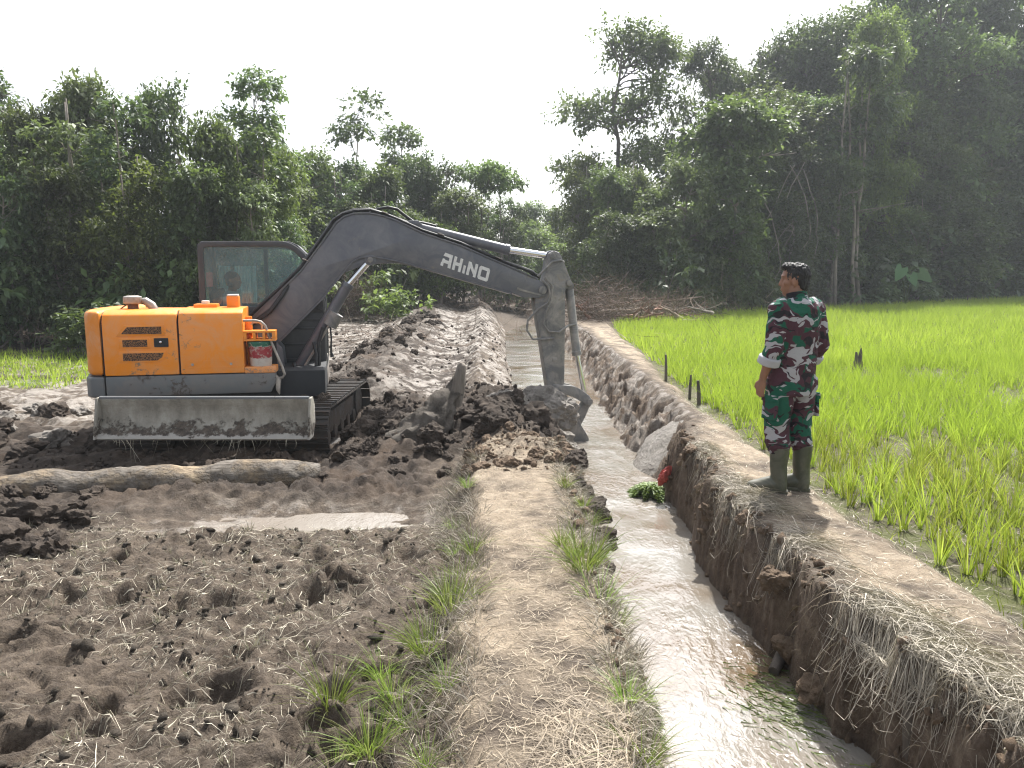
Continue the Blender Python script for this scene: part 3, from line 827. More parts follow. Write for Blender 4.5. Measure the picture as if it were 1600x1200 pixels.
    # raised edge of the top plate, and reinforcement at the tip
    MB().prism([(3.28, 1.86), (3.34, 1.84), (3.60, 1.775), (3.62, 1.79), (3.36, 1.86), (3.29, 1.89)], Y0 - .012, Y0 + .004).build('tip_rib', M['arm'], boom)
    # plate edges standing proud of the web, top and bottom
    def edge_plate(pts, sign):
        pts = [Vector(p) for p in pts]; off = []
        for q in range(len(pts)):
            d = (pts[min(q + 1, len(pts) - 1)] - pts[max(q - 1, 0)]).normalized(); off.append(pts[q] + Vector((-d.y, d.x)) * .016 * sign)
        MB().prism([tuple(p) for p in pts] + [tuple(p) for p in off[::-1]], Y0 - .014, Y1 + .014).build('edge_plate', M['black'], boom, .003)
    edge_plate([p for p in bp[15:27]], -1)
    edge_plate([p for p in bp[0:10]], -1)
    # lettering on the near side
    A = Vector((2.28, 2.17)); B = Vector((.61, -.215)); Up = Vector((.042, .168))
    def lp(u, v): q = A + B * u + Up * v; return (q.x, Y0 - .004, q.y)
    def letter(quads):
        m = MB()
        for q in quads:
            front = [lp(u, v) for u, v in q]; back = [(x, Y0 + .002, z) for x, y, z in front]
            k = len(q)
            m.add(front + back, [tuple(range(k))] + [(i, (i + 1) % k, (i + 1) % k + k, i + k) for i in range(k)])
        m.build('letter', M['white'], boom, smooth=0)
    def rc(u0, v0, u1, v1): return [(u0, v0), (u1, v0), (u1, v1), (u0, v1)]
    letter([[(.02, .74), (.205, .74), (.205, 1), (.04, 1)], rc(.145, .50, .205, .74), [(.01, .26), (.145, .26), (.145, .50), (.075, .50), (.06, .56), (.02, .56)], rc(0, 0, .055, .26), rc(.145, .26, .205, .50), [(.15, 0), (.21, 0), (.205, .26), (.145, .26)]])
    letter([rc(.24, 0, .295, 1), rc(.295, .38, .365, .62), rc(.365, 0, .42, 1)])
    letter([rc(.455, 0, .505, .60)])
    letter([rc(.54, 0, .595, 1), [(.595, .58), (.685, .14), (.685, .46), (.595, 1)], rc(.685, 0, .74, 1)])
    letter([[(.775, .12), (.80, 0), (.83, 0), (.83, 1), (.80, 1), (.775, .88)], rc(.83, 0, .945, .24), rc(.83, .76, .945, 1), [(.945, 0), (.975, 0), (1, .12), (1, .88), (.975, 1), (.945, 1)]])
    # hoses along the boom's top edge
    top = [(-.2, 1.42), (.0, 1.62), (.28, 1.88), (.55, 2.14), (.86, 2.56), (.97, 2.72), (1.08, 2.80), (1.22, 2.84), (1.42, 2.845), (1.60, 2.80), (1.74, 2.755), (2.06, 2.61), (2.55, 2.45), (3.1, 2.225), (3.38, 2.13), (3.5, 2.08), (3.6, 2.0)]
    for k, (dy, dz) in enumerate(((Y0 + .03, 0), (Y0 + .08, .012), (Y1 - .06, .004))):
        MB().tube([(x, dy, z + dz + .006 * math.sin(i * 1.7 + k)) for i, (x, z) in enumerate(top)], .017, 8).build('hose', M['rubber'], boom)
    MB().tube([(1.42, YM, 2.82), (1.52, YM, 2.87), (1.64, YM, 2.895), (1.76, YM, 2.87), (1.86, YM, 2.79), (1.96, YM, 2.72), (2.1, YM, 2.70), (2.25, YM, 2.665)], .02, 8).build('hose', M['rubber'], boom)
    for (x, z) in ((1.60, 2.775), (2.3, 2.52), (3.05, 2.225), (.62, 2.19)):
        MB().box((x, Y0 + .05, z + .04), (.09, .12, .012), Matrix.Rotation(R(22), 3, 'Y')).build('hose_clamp', M['cap'], boom, .003)
    # ---- cylinders
    def cylinder(name, a, b, c, r, rr, y, mat):
        """barrel a->b, rod b->c in (x,z)"""
        P = lambda q: Vector((q[0], y, q[1]))
        A, B, Cc = P(a), P(b), P(c); d = (Cc - A).normalized()
        cyl = MB().tube([A, B - d * .06, B - d * .06, B], [r, r, r * 1.12, r * 1.12], 18).build(name, mat, ex, .006)
        MB().tube([B - d * .02, Cc], rr, 14).build('rod', M['chrome'], cyl)
        MB().tube([A + Vector((0, -.06, 0)), A + Vector((0, .06, 0))], r * .95, 14).build('end_eye', mat, cyl, .004)
        MB().tube([Cc + Vector((0, -.05, 0)), Cc + Vector((0, .05, 0))], rr * 1.7, 14).build('end_eye', mat, cyl, .004)
        return cyl
    cylinder('arm_cylinder', (2.02, 2.645), (3.21, 2.37), (3.77, 2.295), .066, .043, YM, M['black'])
    MB().prism([(1.80, 2.67), (1.90, 2.735), (2.02, 2.735), (2.10, 2.62), (2.12, 2.545)], YM - .06, YM + .06).build('cylinder_lug', M['black'], boom, .01)
    bc = cylinder('boom_cylinder', (.38, .72), (1.13, 1.94), (1.40, 2.235), .07, .042, -.30, M['black'])
    MB().tube([(.55, -.40, .90), (.95, -.40, 1.55)], .016, 8).build('pipe', M['cap'], bc)
    MB().tube([(.88, -.36, 1.42), (.97, -.37, 1.57)], .092, 14).build('clamp_band', M['arm'], bc)
    bb = MB().prism([(.24, .62), (.30, .86), (.42, .82), (.52, .66), (.50, .58)], -.44, -.16).build('cylinder_base', M['arm'], ex, .015)
    for pts in ([(.30, -.42, .66), (.5, -.5, .65), (.66, -.5, .74), (.74, -.48, .95), (.74, -.45, 1.2), (.80, -.42, 1.40)], [(.28, -.44, .72), (.42, -.52, .62), (.60, -.52, .66), (.70, -.52, .84), (.71, -.5, 1.08), (.68, -.46, 1.22)],
                [(.25, -.5, .78), (.36, -.55, .73), (.46, -.55, .83), (.44, -.5, .97)], [(.24, -.48, .70), (.36, -.54, .64), (.47, -.53, .64), (.56, -.5, .60)], [(.20, -.5, .85), (.33, -.55, .88), (.40, -.5, .78)]):
        MB().tube(pts, .022, 8).build('hose', M['rubber'], bb)
    for k in range(4):
        y = -.40 + k * .05
        MB().tube([(-.3, y, 1.33 + .03 * k), (-.05, y - .02, 1.44 + .02 * k), (.18, y - .01, 1.60 + .03 * k), (.33, y, 1.80 + .03 * k), (.44, Y0 + .05, 1.98)], .02, 8).build('hose', M['rubber'], bb)
    MB().prism([(-.25, .9), (-.22, 1.35), (.1, 1.38), (.3, 1.15), (.32, .9)], -.40, -.355).build('boom_bracket', M['black'], ex, .01)
    MB().prism([(-.25, .9), (-.22, 1.35), (.1, 1.38), (.3, 1.15), (.32, .9)], -.065, -.02).build('boom_bracket', M['black'], ex, .01)
    # ---- arm
    ap = [(3.70, 2.26), (3.72, 2.33), (3.79, 2.365), (3.87, 2.34), (3.94, 2.20), (4.035, 1.97), (4.04, 1.91), (3.98, 1.885), (3.955, 1.84), (3.955, .60), (3.90, .49), (3.79, .46), (3.72, .54), (3.605, 1.28), (3.53, 1.66), (3.55, 1.80), (3.64, 1.93), (3.67, 2.05)]
    arm = MB().prism(ap, Y0 + .035, Y1 - .035).build('arm', M['arm'], ex, .016)
    for (x, z, r) in ((3.77, 2.295, .04), (4.0, 1.94, .04), (3.83, .53, .055)):
        MB().tube([(x, Y0 + .01, z), (x, Y1 - .01, z)], r, 14).build('pivot_pin', M['arm'], arm, .005)
    MB().prism([(3.66, 1.95), (3.95, 1.95), (3.95, 1.28), (3.90, 1.21), (3.76, 1.21), (3.70, 1.30)], Y0 + .028, Y0 + .037).build('doubler_plate', M['arm'], arm, .004)
    MB().box((3.81, Y0 + .03, .92), (.06, .012, .05)).box((3.79, Y0 + .03, 1.10), (.03, .012, .03)).build('pipe_stub', M['arm'], arm, .003)
    for pts in ([(3.62, Y0 - .02, 1.98), (3.70, Y0 - .03, 1.90), (3.73, Y0 - .03, 1.78), (3.69, Y0 - .03, 1.68), (3.56, Y0 - .02, 1.60), (3.43, Y0, 1.45), (3.42, Y0, 1.32), (3.50, Y0, 1.20), (3.66, Y0, 1.20), (3.79, Y0 + .01, 1.21)],
                [(3.66, Y0 - .02, 2.02), (3.76, Y0 - .03, 1.90), (3.74, Y0 - .03, 1.70), (3.66, Y0 - .02, 1.55), (3.64, Y0 - .01, 1.40), (3.72, Y0, 1.30), (3.86, Y0, 1.29), (4.0, Y0 + .05, 1.37), (4.12, YM - .05, 1.385)],
                [(3.56, Y0, 2.03), (3.66, Y0, 2.12), (3.76, Y0, 2.22), (3.88, Y0 + .01, 2.235), (3.96, YM, 2.22)]):
        MB().tube(pts, .014, 8).build('hose', M['arm'], arm)
    cylinder('bucket_cylinder', (4.03, 1.90), (4.155, .96), (4.285, .36), .058, .034, YM, M['arm'])
    # ---- linkage
    def bar(p, q, w, y0, y1, name, bend=0.0):
        p, q = Vector(p), Vector(q); d = (q - p); n = Vector((-d.y, d.x)).normalized()
        N = 8; up = []; dn = []
        for i in range(N + 1):
            t = i / N; c = p + d * t + n * (bend * math.sin(PI * t)); ww = w * (.8 + .3 * math.sin(PI * t))
            up.append(tuple(c + n * ww / 2)); dn.append(tuple(c - n * ww / 2))
        return MB().prism(up + dn[::-1], y0, y1).build(name, M['arm'], ex, .012)
    for (a, b) in ((Y0 - .01, Y0 + .03), (Y1 - .03, Y1 + .01)):
        bar((3.80, .53), (4.33, .30), .13, a, b, 'guide_link', .06)
    bar((4.31, .34), (4.12, -.06), .11, YM - .07, YM + .07, 'push_link', 0)
    MB().tube([(4.30, Y0 - .03, .33), (4.30, Y1 + .03, .33)], .04, 14).build('link_pin', M['arm'], ex)
    # ---- bucket (opening towards the machine)
    prof = [(3.86, .50), (3.97, .30), (4.15, .0), (4.22, -.12), (4.23, -.26), (4.17, -.42), (4.03, -.55), (3.80, -.62), (3.52, -.60), (3.30, -.52)]
    W0, W1 = -.57, .15
    bk = MB()
    inn = [(x + dx, z + dz) for (x, z), (dx, dz) in zip(prof, [(-.03, -.01), (-.03, -.01), (-.035, .0), (-.035, .0), (-.035, .005), (-.03, .02), (-.015, .03), (0, .035), (0, .035), (0, .02)])]
    bk.prism(prof[1:] + inn[1:][::-1], W0, W1)
    bucket = bk.build('bucket', M['arm'], ex, .006)
    for y0, y1 in ((W0 - .004, W0 + .022), (W1 - .022, W1 + .004)):
        MB().prism([(3.97, .31), (4.15, .005), (4.225, -.12), (4.235, -.26), (4.175, -.425), (4.03, -.555), (3.80, -.625), (3.52, -.605), (3.30, -.525), (3.40, -.30), (3.62, .0), (3.80, .28)], y0, y1).build('side_plate', M['arm'], bucket, .008)
    for y in (YM - .12, YM + .12):
        MB().prism([(3.76, .46), (3.79, .58), (3.88, .585), (4.02, .36), (4.19, .04), (4.16, -.11), (4.08, -.1), (3.9, .2)], y - .015, y + .015).build('ear', M['arm'], bucket, .008)
    for k in range(5):
        y = W0 + .05 + k * (W1 - W0 - .1) / 4
        MB().prism([(3.36, -.52), (3.34, -.60), (3.12, -.45), (3.14, -.44)], y - .035, y + .035).build('tooth', M['arm'], bucket, .008)
    # ---- undercarriage
    MB(U).box((0, 0, .40), (1.35, 1.5, .28)).box((0, -.9, .40), (.7, .6, .18)).build('chassis', M['steel'], ex, .02)
    MB(U).tube([(0, 0, .50), (0, 0, .66)], .48, 32).build('slew_ring', M['steel'], ex, .01)
    pad = MB().box((0, 0, 0), (.56, .132, .022)).box((0, -.04, .02), (.56, .018, .03)).box((0, .035, .016), (.56, .016, .022)).mesh('track_pad')
    pad.materials.append(M['steel'])
    # stadium path in (y,z)
    ya, yb, rr, zc = -1.12, .92, .27, .29
    per_s = yb - ya; per = 2 * per_s + 2 * PI * rr; NP = 41
    for sx in (-.885, .885):
        tr = MB(U)
        tr.prism_x([(ya + .05, zc - .13), (ya + .05, zc + .12), (yb - .05, zc + .12), (yb - .05, zc - .13)], sx - .14, sx + .14)
        for y in (ya, yb): tr.tube([(sx - .17, y, zc), (sx + .17, y, zc)], rr - .05, 20)
        for k in range(5): tr.tube([(sx - .16, ya + .28 + k * .37, zc - .15), (sx + .16, ya + .28 + k * .37, zc - .15)], .085, 14)
        track = tr.build('track', M['steel'], ex, .008)
        for k in range(NP):
            s = per * k / NP
            if s < per_s: y, z, a = ya + s, zc - rr, PI
            elif s < per_s + PI * rr:
                t = (s - per_s) / rr; y, z, a = yb + rr * math.sin(t), zc - rr * math.cos(t), PI - t
            elif s < 2 * per_s + PI * rr: y, z, a = yb - (s - per_s - PI * rr), zc + rr, 0
            else:
                t = (s - 2 * per_s - PI * rr) / rr; y, z, a = ya - rr * math.sin(t), zc + rr * math.cos(t), -t + 0
                a = t
            if PI * rr + per_s > s >= per_s: a = -(PI - (s - per_s) / rr)
            o = link_mesh('track_pad', pad, None, track)
            o.matrix_local = U @ (Matrix.Translation((sx, y, z)) @ Matrix.Rotation(a, 4, 'X'))
    # ---- dozer blade
    bl = [(-1.93, .77), (-1.90, .70), (-1.885, .60), (-1.91, .50), (-1.965, .43), (-2.04, .375), (-2.02, .355), (-1.93, .40), (-1.86, .48), (-1.83, .60), (-1.85, .72), (-1.88, .78)]
    blade = MB(U).prism_x(bl, -1.075, 1.12).build('dozer_blade', M['blade'], ex, .008)
    for x in (-1.085, 1.125):
        MB(U).prism_x([(-1.95, .785), (-2.055, .365), (-1.90, .37), (-1.80, .5), (-1.80, .70), (-1.86, .79)], x - .012, x + .012).build('end_plate', M['blade'], blade, .004)
    MB(U).tube([(-1.07, -1.905, .78), (1.11, -1.905, .78)], .022, 8).build('top_bar', M['skirt'], blade)
    for x in (-.42, .42):
        MB(U).prism_x([(-1.84, .48), (-1.84, .66), (-1.0, .50), (-.6, .46), (-.6, .32), (-1.0, .34)], x - .05, x + .05).build('blade_arm', M['steel'], ex, .01)
    # cable hanging in front of the cab
    MB().tube([(.86, .55, 1.40), (.875, .55, 1.2), (.865, .55, 1.0), (.88, .55, .93)], [.012, .012, .014, .03], 8).build('hanging_cable', M['rubber'], ex)
    return ex
excavator = build_excavator()

# pail in the slotted holder
def build_pail():
    p = ex_world(.10, -.925, 1.003)
    pr = MB().tube([(0, 0, 0), (0, 0, .02), (0, 0, .26), (0, 0, .26), (0, 0, .285)], [.118, .121, .134, .142, .142], 28).mesh('pail')
    o = link_mesh('pail', pr, M['pail']); o.location = p
    pr.polygons.foreach_set('use_smooth', [True] * len(pr.polygons)); pr.set_sharp_from_angle(angle=R(40))
    tag(o, 'worn red, white and green printed pail held beside the excavator cab', 'pail')
build_pail()

# ------------------------------------------------------------------ trees and undergrowth
def leaf_quads(P, D, L, W, rnd, droop=.12):
    n = len(P)
    up = np.zeros((n, 3)); up[:, 2] = 1
    up = up + RNG.normal(0, .32, (n, 3))
    S = np.cross(D, up); S /= np.linalg.norm(S, axis=1, keepdims=True) + 1e-9
    Nn = np.cross(S, D)
    L = L[:, None]; W = W[:, None]
    a = P; tip = P + D * L; tip[:, 2] -= (droop * L)[:, 0]
    mid = P + D * L * .45 + Nn * L * .04
    V = np.stack([a, mid + S * W * .5, tip, mid - S * W * .5], 1).reshape(-1, 3)
    F = np.arange(4 * n).reshape(n, 4)
    return V, F, np.repeat(rnd, 4)

def rand_dir(n):
    v = RNG.normal(0, 1, (n, 3)); return v / np.linalg.norm(v, axis=1, keepdims=True)

def crown_mesh(name, lobes, n_twig, per, leaf, mat, twig_len=.5, gap=.42, gap_scale=.9, aspect=.48, fill=.38):
    C = np.array([l[0] for l in lobes], float); Rr = np.array([l[1] for l in lobes], float)
    w = (Rr[:, 0] * Rr[:, 1] * Rr[:, 2]) ** (2 / 3); w /= w.sum()
    li = RNG.choice(len(lobes), n_twig, p=w)
    d = rand_dir(n_twig); d[:, 2] = np.where(d[:, 2] < -.55, -d[:, 2], d[:, 2])
    rad = 1 - fill * RNG.random(n_twig) ** 1.8
    P = C[li] + d * Rr[li] * rad[:, None]
    P += RNG.normal(0, .10, P.shape) * Rr[li].mean(1, keepdims=True)
    keep = fbm3(P[:, 0] * gap_scale, P[:, 1] * gap_scale, P[:, 2] * gap_scale, int(RNG.integers(1e4)), 3) > gap - .5
    P, d = P[keep], d[keep]
    n = len(P)
    td = d * .9 + RNG.normal(0, .45, (n, 3)); td[:, 2] -= .12
    td /= np.linalg.norm(td, axis=1, keepdims=True)
    clump = fbm3(P[:, 0] * .7 + 9, P[:, 1] * .7, P[:, 2] * .7, int(RNG.integers(1e4)), 2) * .5 + .5
    tone = np.clip(.02 + clump * .75 + RNG.normal(0, .15, n), 0, 1)
    t = np.tile(np.linspace(0.05, 1, per), n)
    PP = np.repeat(P, per, 0) + np.repeat(td, per, 0) * (t * twig_len * RNG.uniform(.7, 1.2, n * per))[:, None]
    DD = np.repeat(td, per, 0) * .55 + RNG.normal(0, .62, (n * per, 3)); DD[:, 2] -= .30
    DD /= np.linalg.norm(DD, axis=1, keepdims=True)
    L = leaf * RNG.uniform(.65, 1.3, n * per)
    rn = np.clip(np.repeat(tone, per) + RNG.normal(0, .13, n * per), 0, 1)
    V, F, rv = leaf_quads(PP, DD, L, L * aspect * RNG.uniform(.8, 1.2, n * per), rn)
    return mesh_np(name, V, F, mat, False, {'rnd': ('FLOAT', rv)})

def wob(a, b, n, amp, seed):
    r = random.Random(seed); a, b = Vector(a), Vector(b); out = []
    off = Vector((0, 0, 0))
    for i in range(n + 1):
        t = i / n
        if 0 < i < n: off = off + Vector((r.gauss(0, amp), r.gauss(0, amp), r.gauss(0, amp * .4)))
        out.append(a.lerp(b, t) + off * (1 if i < n else .7))
    return out

def trunk_mesh(name, h, r0, lobes, seed, mat, lean=.04, base_br=.35):
    m = MB(); rr = random.Random(seed)
    top = Vector((rr.gauss(0, lean * h), rr.gauss(0, lean * h), h))
    P = wob((0, 0, -.25), top, 9, .012 * h, seed)
    m.tube(P, [r0 * (1.35 if i == 0 else 1) * (1 - .085 * i) for i in range(len(P))], 8)
    for i, (c, r) in enumerate(lobes):
        c = Vector(c); t = min(.93, max(base_br, (c.z - r[2] * .9) / h)); k = t * 9; j = int(k)
        s = P[j].lerp(P[min(j + 1, 9)], k - j)
        q = wob(s, c + Vector((0, 0, r[2] * .2)), 5, .03 * (c - s).length, seed * 31 + i)
        m.tube(q, [r0 * .5 * (1 - .15 * u) * (1 - t * .5) for u in range(6)], 6)
        for u in range(4):
            dd = Vector((rr.gauss(0, 1), rr.gauss(0, 1), rr.gauss(.35, .6))).normalized()
            e = c + Vector((dd.x * r[0], dd.y * r[1], dd.z * r[2])) * .85
            m.tube(wob(q[3], e, 4, .05 * (e - q[3]).length, seed * 77 + i * 9 + u), [r0 * .2, r0 * .17, r0 * .13, r0 * .09, r0 * .04], 5)
    me = m.mesh(name); me.materials.append(mat)
    me.polygons.foreach_set('use_smooth', [True] * len(me.polygons))
    return me

def lobes_for(kind, seed):
    r = random.Random(seed); out = []
    if kind == 'A':      # bushy, 6 m, r 1.6
        for i in range(21):
            z = r.uniform(.9, 5.4); a = r.uniform(0, 2 * PI); q = (1.15 if z < 3.8 else .7) * r.uniform(.3, 1.0)
            s = r.uniform(.42, .68); out.append(((q * math.cos(a), q * math.sin(a), z), (s, s, s * .6)))
    elif kind == 'B':    # slender and loose, 8.5 m, r 1.3
        for i in range(9):
            z = r.uniform(4.2, 7.9); a = r.uniform(0, 2 * PI); q = r.uniform(.2, 1.0) * (1 if z < 7 else .5)
            s = r.uniform(.35, .6); out.append(((q * math.cos(a), q * math.sin(a), z), (s, s, s * .6)))
        out.append(((0, 0, 8.0), (.6, .6, .4)))
    elif kind == 'C':    # large forest tree, 16 m, r 4
        for i in range(34):
            z = r.uniform(4.2, 14.8); a = r.uniform(0, 2 * PI); lim = 2.9 * math.sqrt(max(.12, 1 - ((z - 9.0) / 6.6) ** 2)); q = lim * r.uniform(.3, 1.08)
            s = r.uniform(.8, 1.35); out.append(((q * math.cos(a), q * math.sin(a), z), (s, s, s * .52)))
    elif kind == 'D':    # broad tree with large leaves, 9 m, r 3
        for i in range(27):
            a = r.uniform(0, 2 * PI); q = r.uniform(.2, 2.5); z = 7.6 - q * q * .45 + r.uniform(-1.6, .5) - (r.random() < .35) * r.uniform(1, 3)
            s = r.uniform(.55, .9); out.append(((q * math.cos(a), q * math.sin(a), max(1.4, z)), (s, s, s * .48)))
    elif kind == 'G':    # umbrella crown on a bare stem, 7.3 m, r 1.9
        for i in range(11):
            a = r.uniform(0, 2 * PI); q = r.uniform(.2, 1.45); z = 6.6 - q * q * .55 + r.uniform(-.4, .2)
            s = r.uniform(.45, .7); out.append(((q * math.cos(a), q * math.sin(a), z), (s, s, s * .55)))
    return out

BASE = {'A': (6.0, 1.65), 'B': (8.5, 1.3), 'C': (16.0, 4.0), 'D': (9.0, 3.1), 'G': (7.3, 1.9)}
VAR = {}
def variants(kind, n, twigs, per, leaf, mats, r0, bark, **kw):
    VAR[kind] = []
    for i in range(n):
        lb = lobes_for(kind, 100 + i * 7 + ord(kind))
        h = BASE[kind][0] * .9
        VAR[kind].append((trunk_mesh('trunk', h, r0, lb, 50 + i + ord(kind), bark, base_br=.25 if kind == 'A' else .35),
                          crown_mesh('crown', lb, twigs, per, leaf, M[mats[i % len(mats)]], **kw)))
variants('A', 5, 2300, 8, .165, ['leaf1', 'leaf4', 'leaf2', 'leaf1', 'leaf3'], .07, M['bark'], twig_len=.42, gap=.40, gap_scale=1.3)
variants('B', 3, 620, 8, .17, ['leaf2', 'leaf1', 'leaf2'], .06, M['bark'], twig_len=.35, gap=.44, gap_scale=1.6)
variants('C', 4, 4300, 9, .25, ['leaf2', 'leaf1', 'leaf2', 'leaf4'], .20, M['bark_dark'], twig_len=.8, gap=.42, gap_scale=.6)
variants('D', 3, 2500, 9, .24, ['leaf4', 'leaf1', 'leaf4'], .13, M['bark'], twig_len=.62, gap=.45, gap_scale=.8, aspect=.5)
variants('G', 1, 900, 8, .2, ['leaf1'], .07, M['bark_dark'], twig_len=.42, gap=.45, gap_scale=1.4)

def put_tree(name, x, y, h, r, kind, label, group=None, var=None, cat='tree', crown_mat=None):
    h0, r0 = BASE[kind]; v = VAR[kind]
    k = var if var is not None else int(RNG.integers(len(v)))
    z = gz(x, y)
    t = empty(name, (x, y, z - .05), float(RNG.uniform(0, 2 * PI)))
    t.scale = (r / r0, r / r0, h / h0)
    link_mesh('trunk', v[k % len(v)][0], None, t)
    c = link_mesh('crown', v[k % len(v)][1], None, t)
    if crown_mat is not None:
        c.material_slots[0].link = 'OBJECT'; c.material_slots[0].material = crown_mat
    tag(t, label, cat, group)
    return t

TREES = [(-16.5, 25, 8.5, 1.9, 'A'), (-13.4, 22, 6.5, 1.1, 'A'), (-12.3, 23, 7.5, 1.4, 'A'), (-11.5, 24, 7.2, 1.2, 'A'), (-10.8, 25, 8.1, 1.5, 'A'), (-8.3, 22, 6.5, 1.3, 'A'), (-8.5, 27, 8.5, 1.4, 'B'), (-7.1, 23.5, 5.7, 1.0, 'A'), (-8.3, 20.6, 5.0, 1.3, 'A'), (-11.4, 20, 4.6, 1.2, 'A'), (-10.0, 20.4, 5.0, 1.2, 'A'), (-12.5, 19.6, 4.6, 1.1, 'A'), (-7.0, 21, 4.4, 1.1, 'A'), (-6.5, 22.5, 3.7, 0.8, 'A'), (-8.5, 33, 6.5, 1.7, 'A'), (-7.6, 35, 6.9, 1.8, 'A'), (-7.1, 38, 9.9, 2.0, 'B'), (-5.9, 42, 9.1, 1.9, 'B'), (-5.5, 34, 6.4, 1.7, 'A'), (-4.3, 37, 7.2, 1.7, 'A'), (-3.3, 37, 6.8, 1.5, 'A'), (-1.4, 38, 7.3, 1.9, 'G'), (-0.2, 44, 6.3, 1.5, 'A'), (-2.3, 35, 5.2, 1.5, 'A'), (-6.3, 32, 4.5, 1.5, 'A'), (-4.3, 33, 4.3, 1.5, 'A'), (-3.0, 33, 3.5, 1.2, 'A'), (1.5, 62, 7.4, 2.3, 'A'), (4.0, 66, 7.6, 2.8, 'A'), (5.0, 58, 7.1, 1.9, 'A'), (2.3, 56, 5.5, 2.3, 'A'), (-0.4, 46, 4.1, 1.7, 'A'), (3.9, 42, 8.2, 1.6, 'A'), (4.4, 36, 6.8, 1.5, 'A'), (7.3, 47, 16.2, 4.7, 'C'), (5.7, 37, 7.8, 1.9, 'D'), (10.1, 36, 10.1, 3.9, 'D'), (7.1, 34, 7.0, 2.3, 'D'), (4.3, 33, 4.5, 1.4, 'A'), (12.3, 50, 15.9, 3.3, 'C'), (16.4, 52, 17.5, 3.9, 'C'), (19.4, 52, 18.6, 4.3, 'C'), (20.8, 46, 16.4, 2.9, 'V'), (23.8, 56, 20.6, 5.1, 'C'), (27.4, 54, 21.9, 5.4, 'C'), (35.5, 60, 25.0, 6.5, 'C'), (42.1, 62, 25.3, 6.7, 'C'), (15.5, 44, 10.9, 2.9, 'C'), (24.8, 50, 12.5, 3.8, 'C'), (31.0, 54, 15.0, 4.0, 'C'), (39.3, 60, 15.1, 5.0, 'C'), (17.3, 42, 8.6, 2.5, 'D'), (13.8, 39.5, 6.0, 2.0, 'A'), (27.6, 50, 7.5, 3.3, 'A'), (34.4, 55, 7.6, 3.7, 'A'), (22.1, 46, 5.6, 2.3, 'A'), (9.7, 36, 4.8, 1.8, 'A'), (6.2, 33, 4.5, 1.7, 'A'), (44.8, 62, 13.2, 5.2, 'C')]
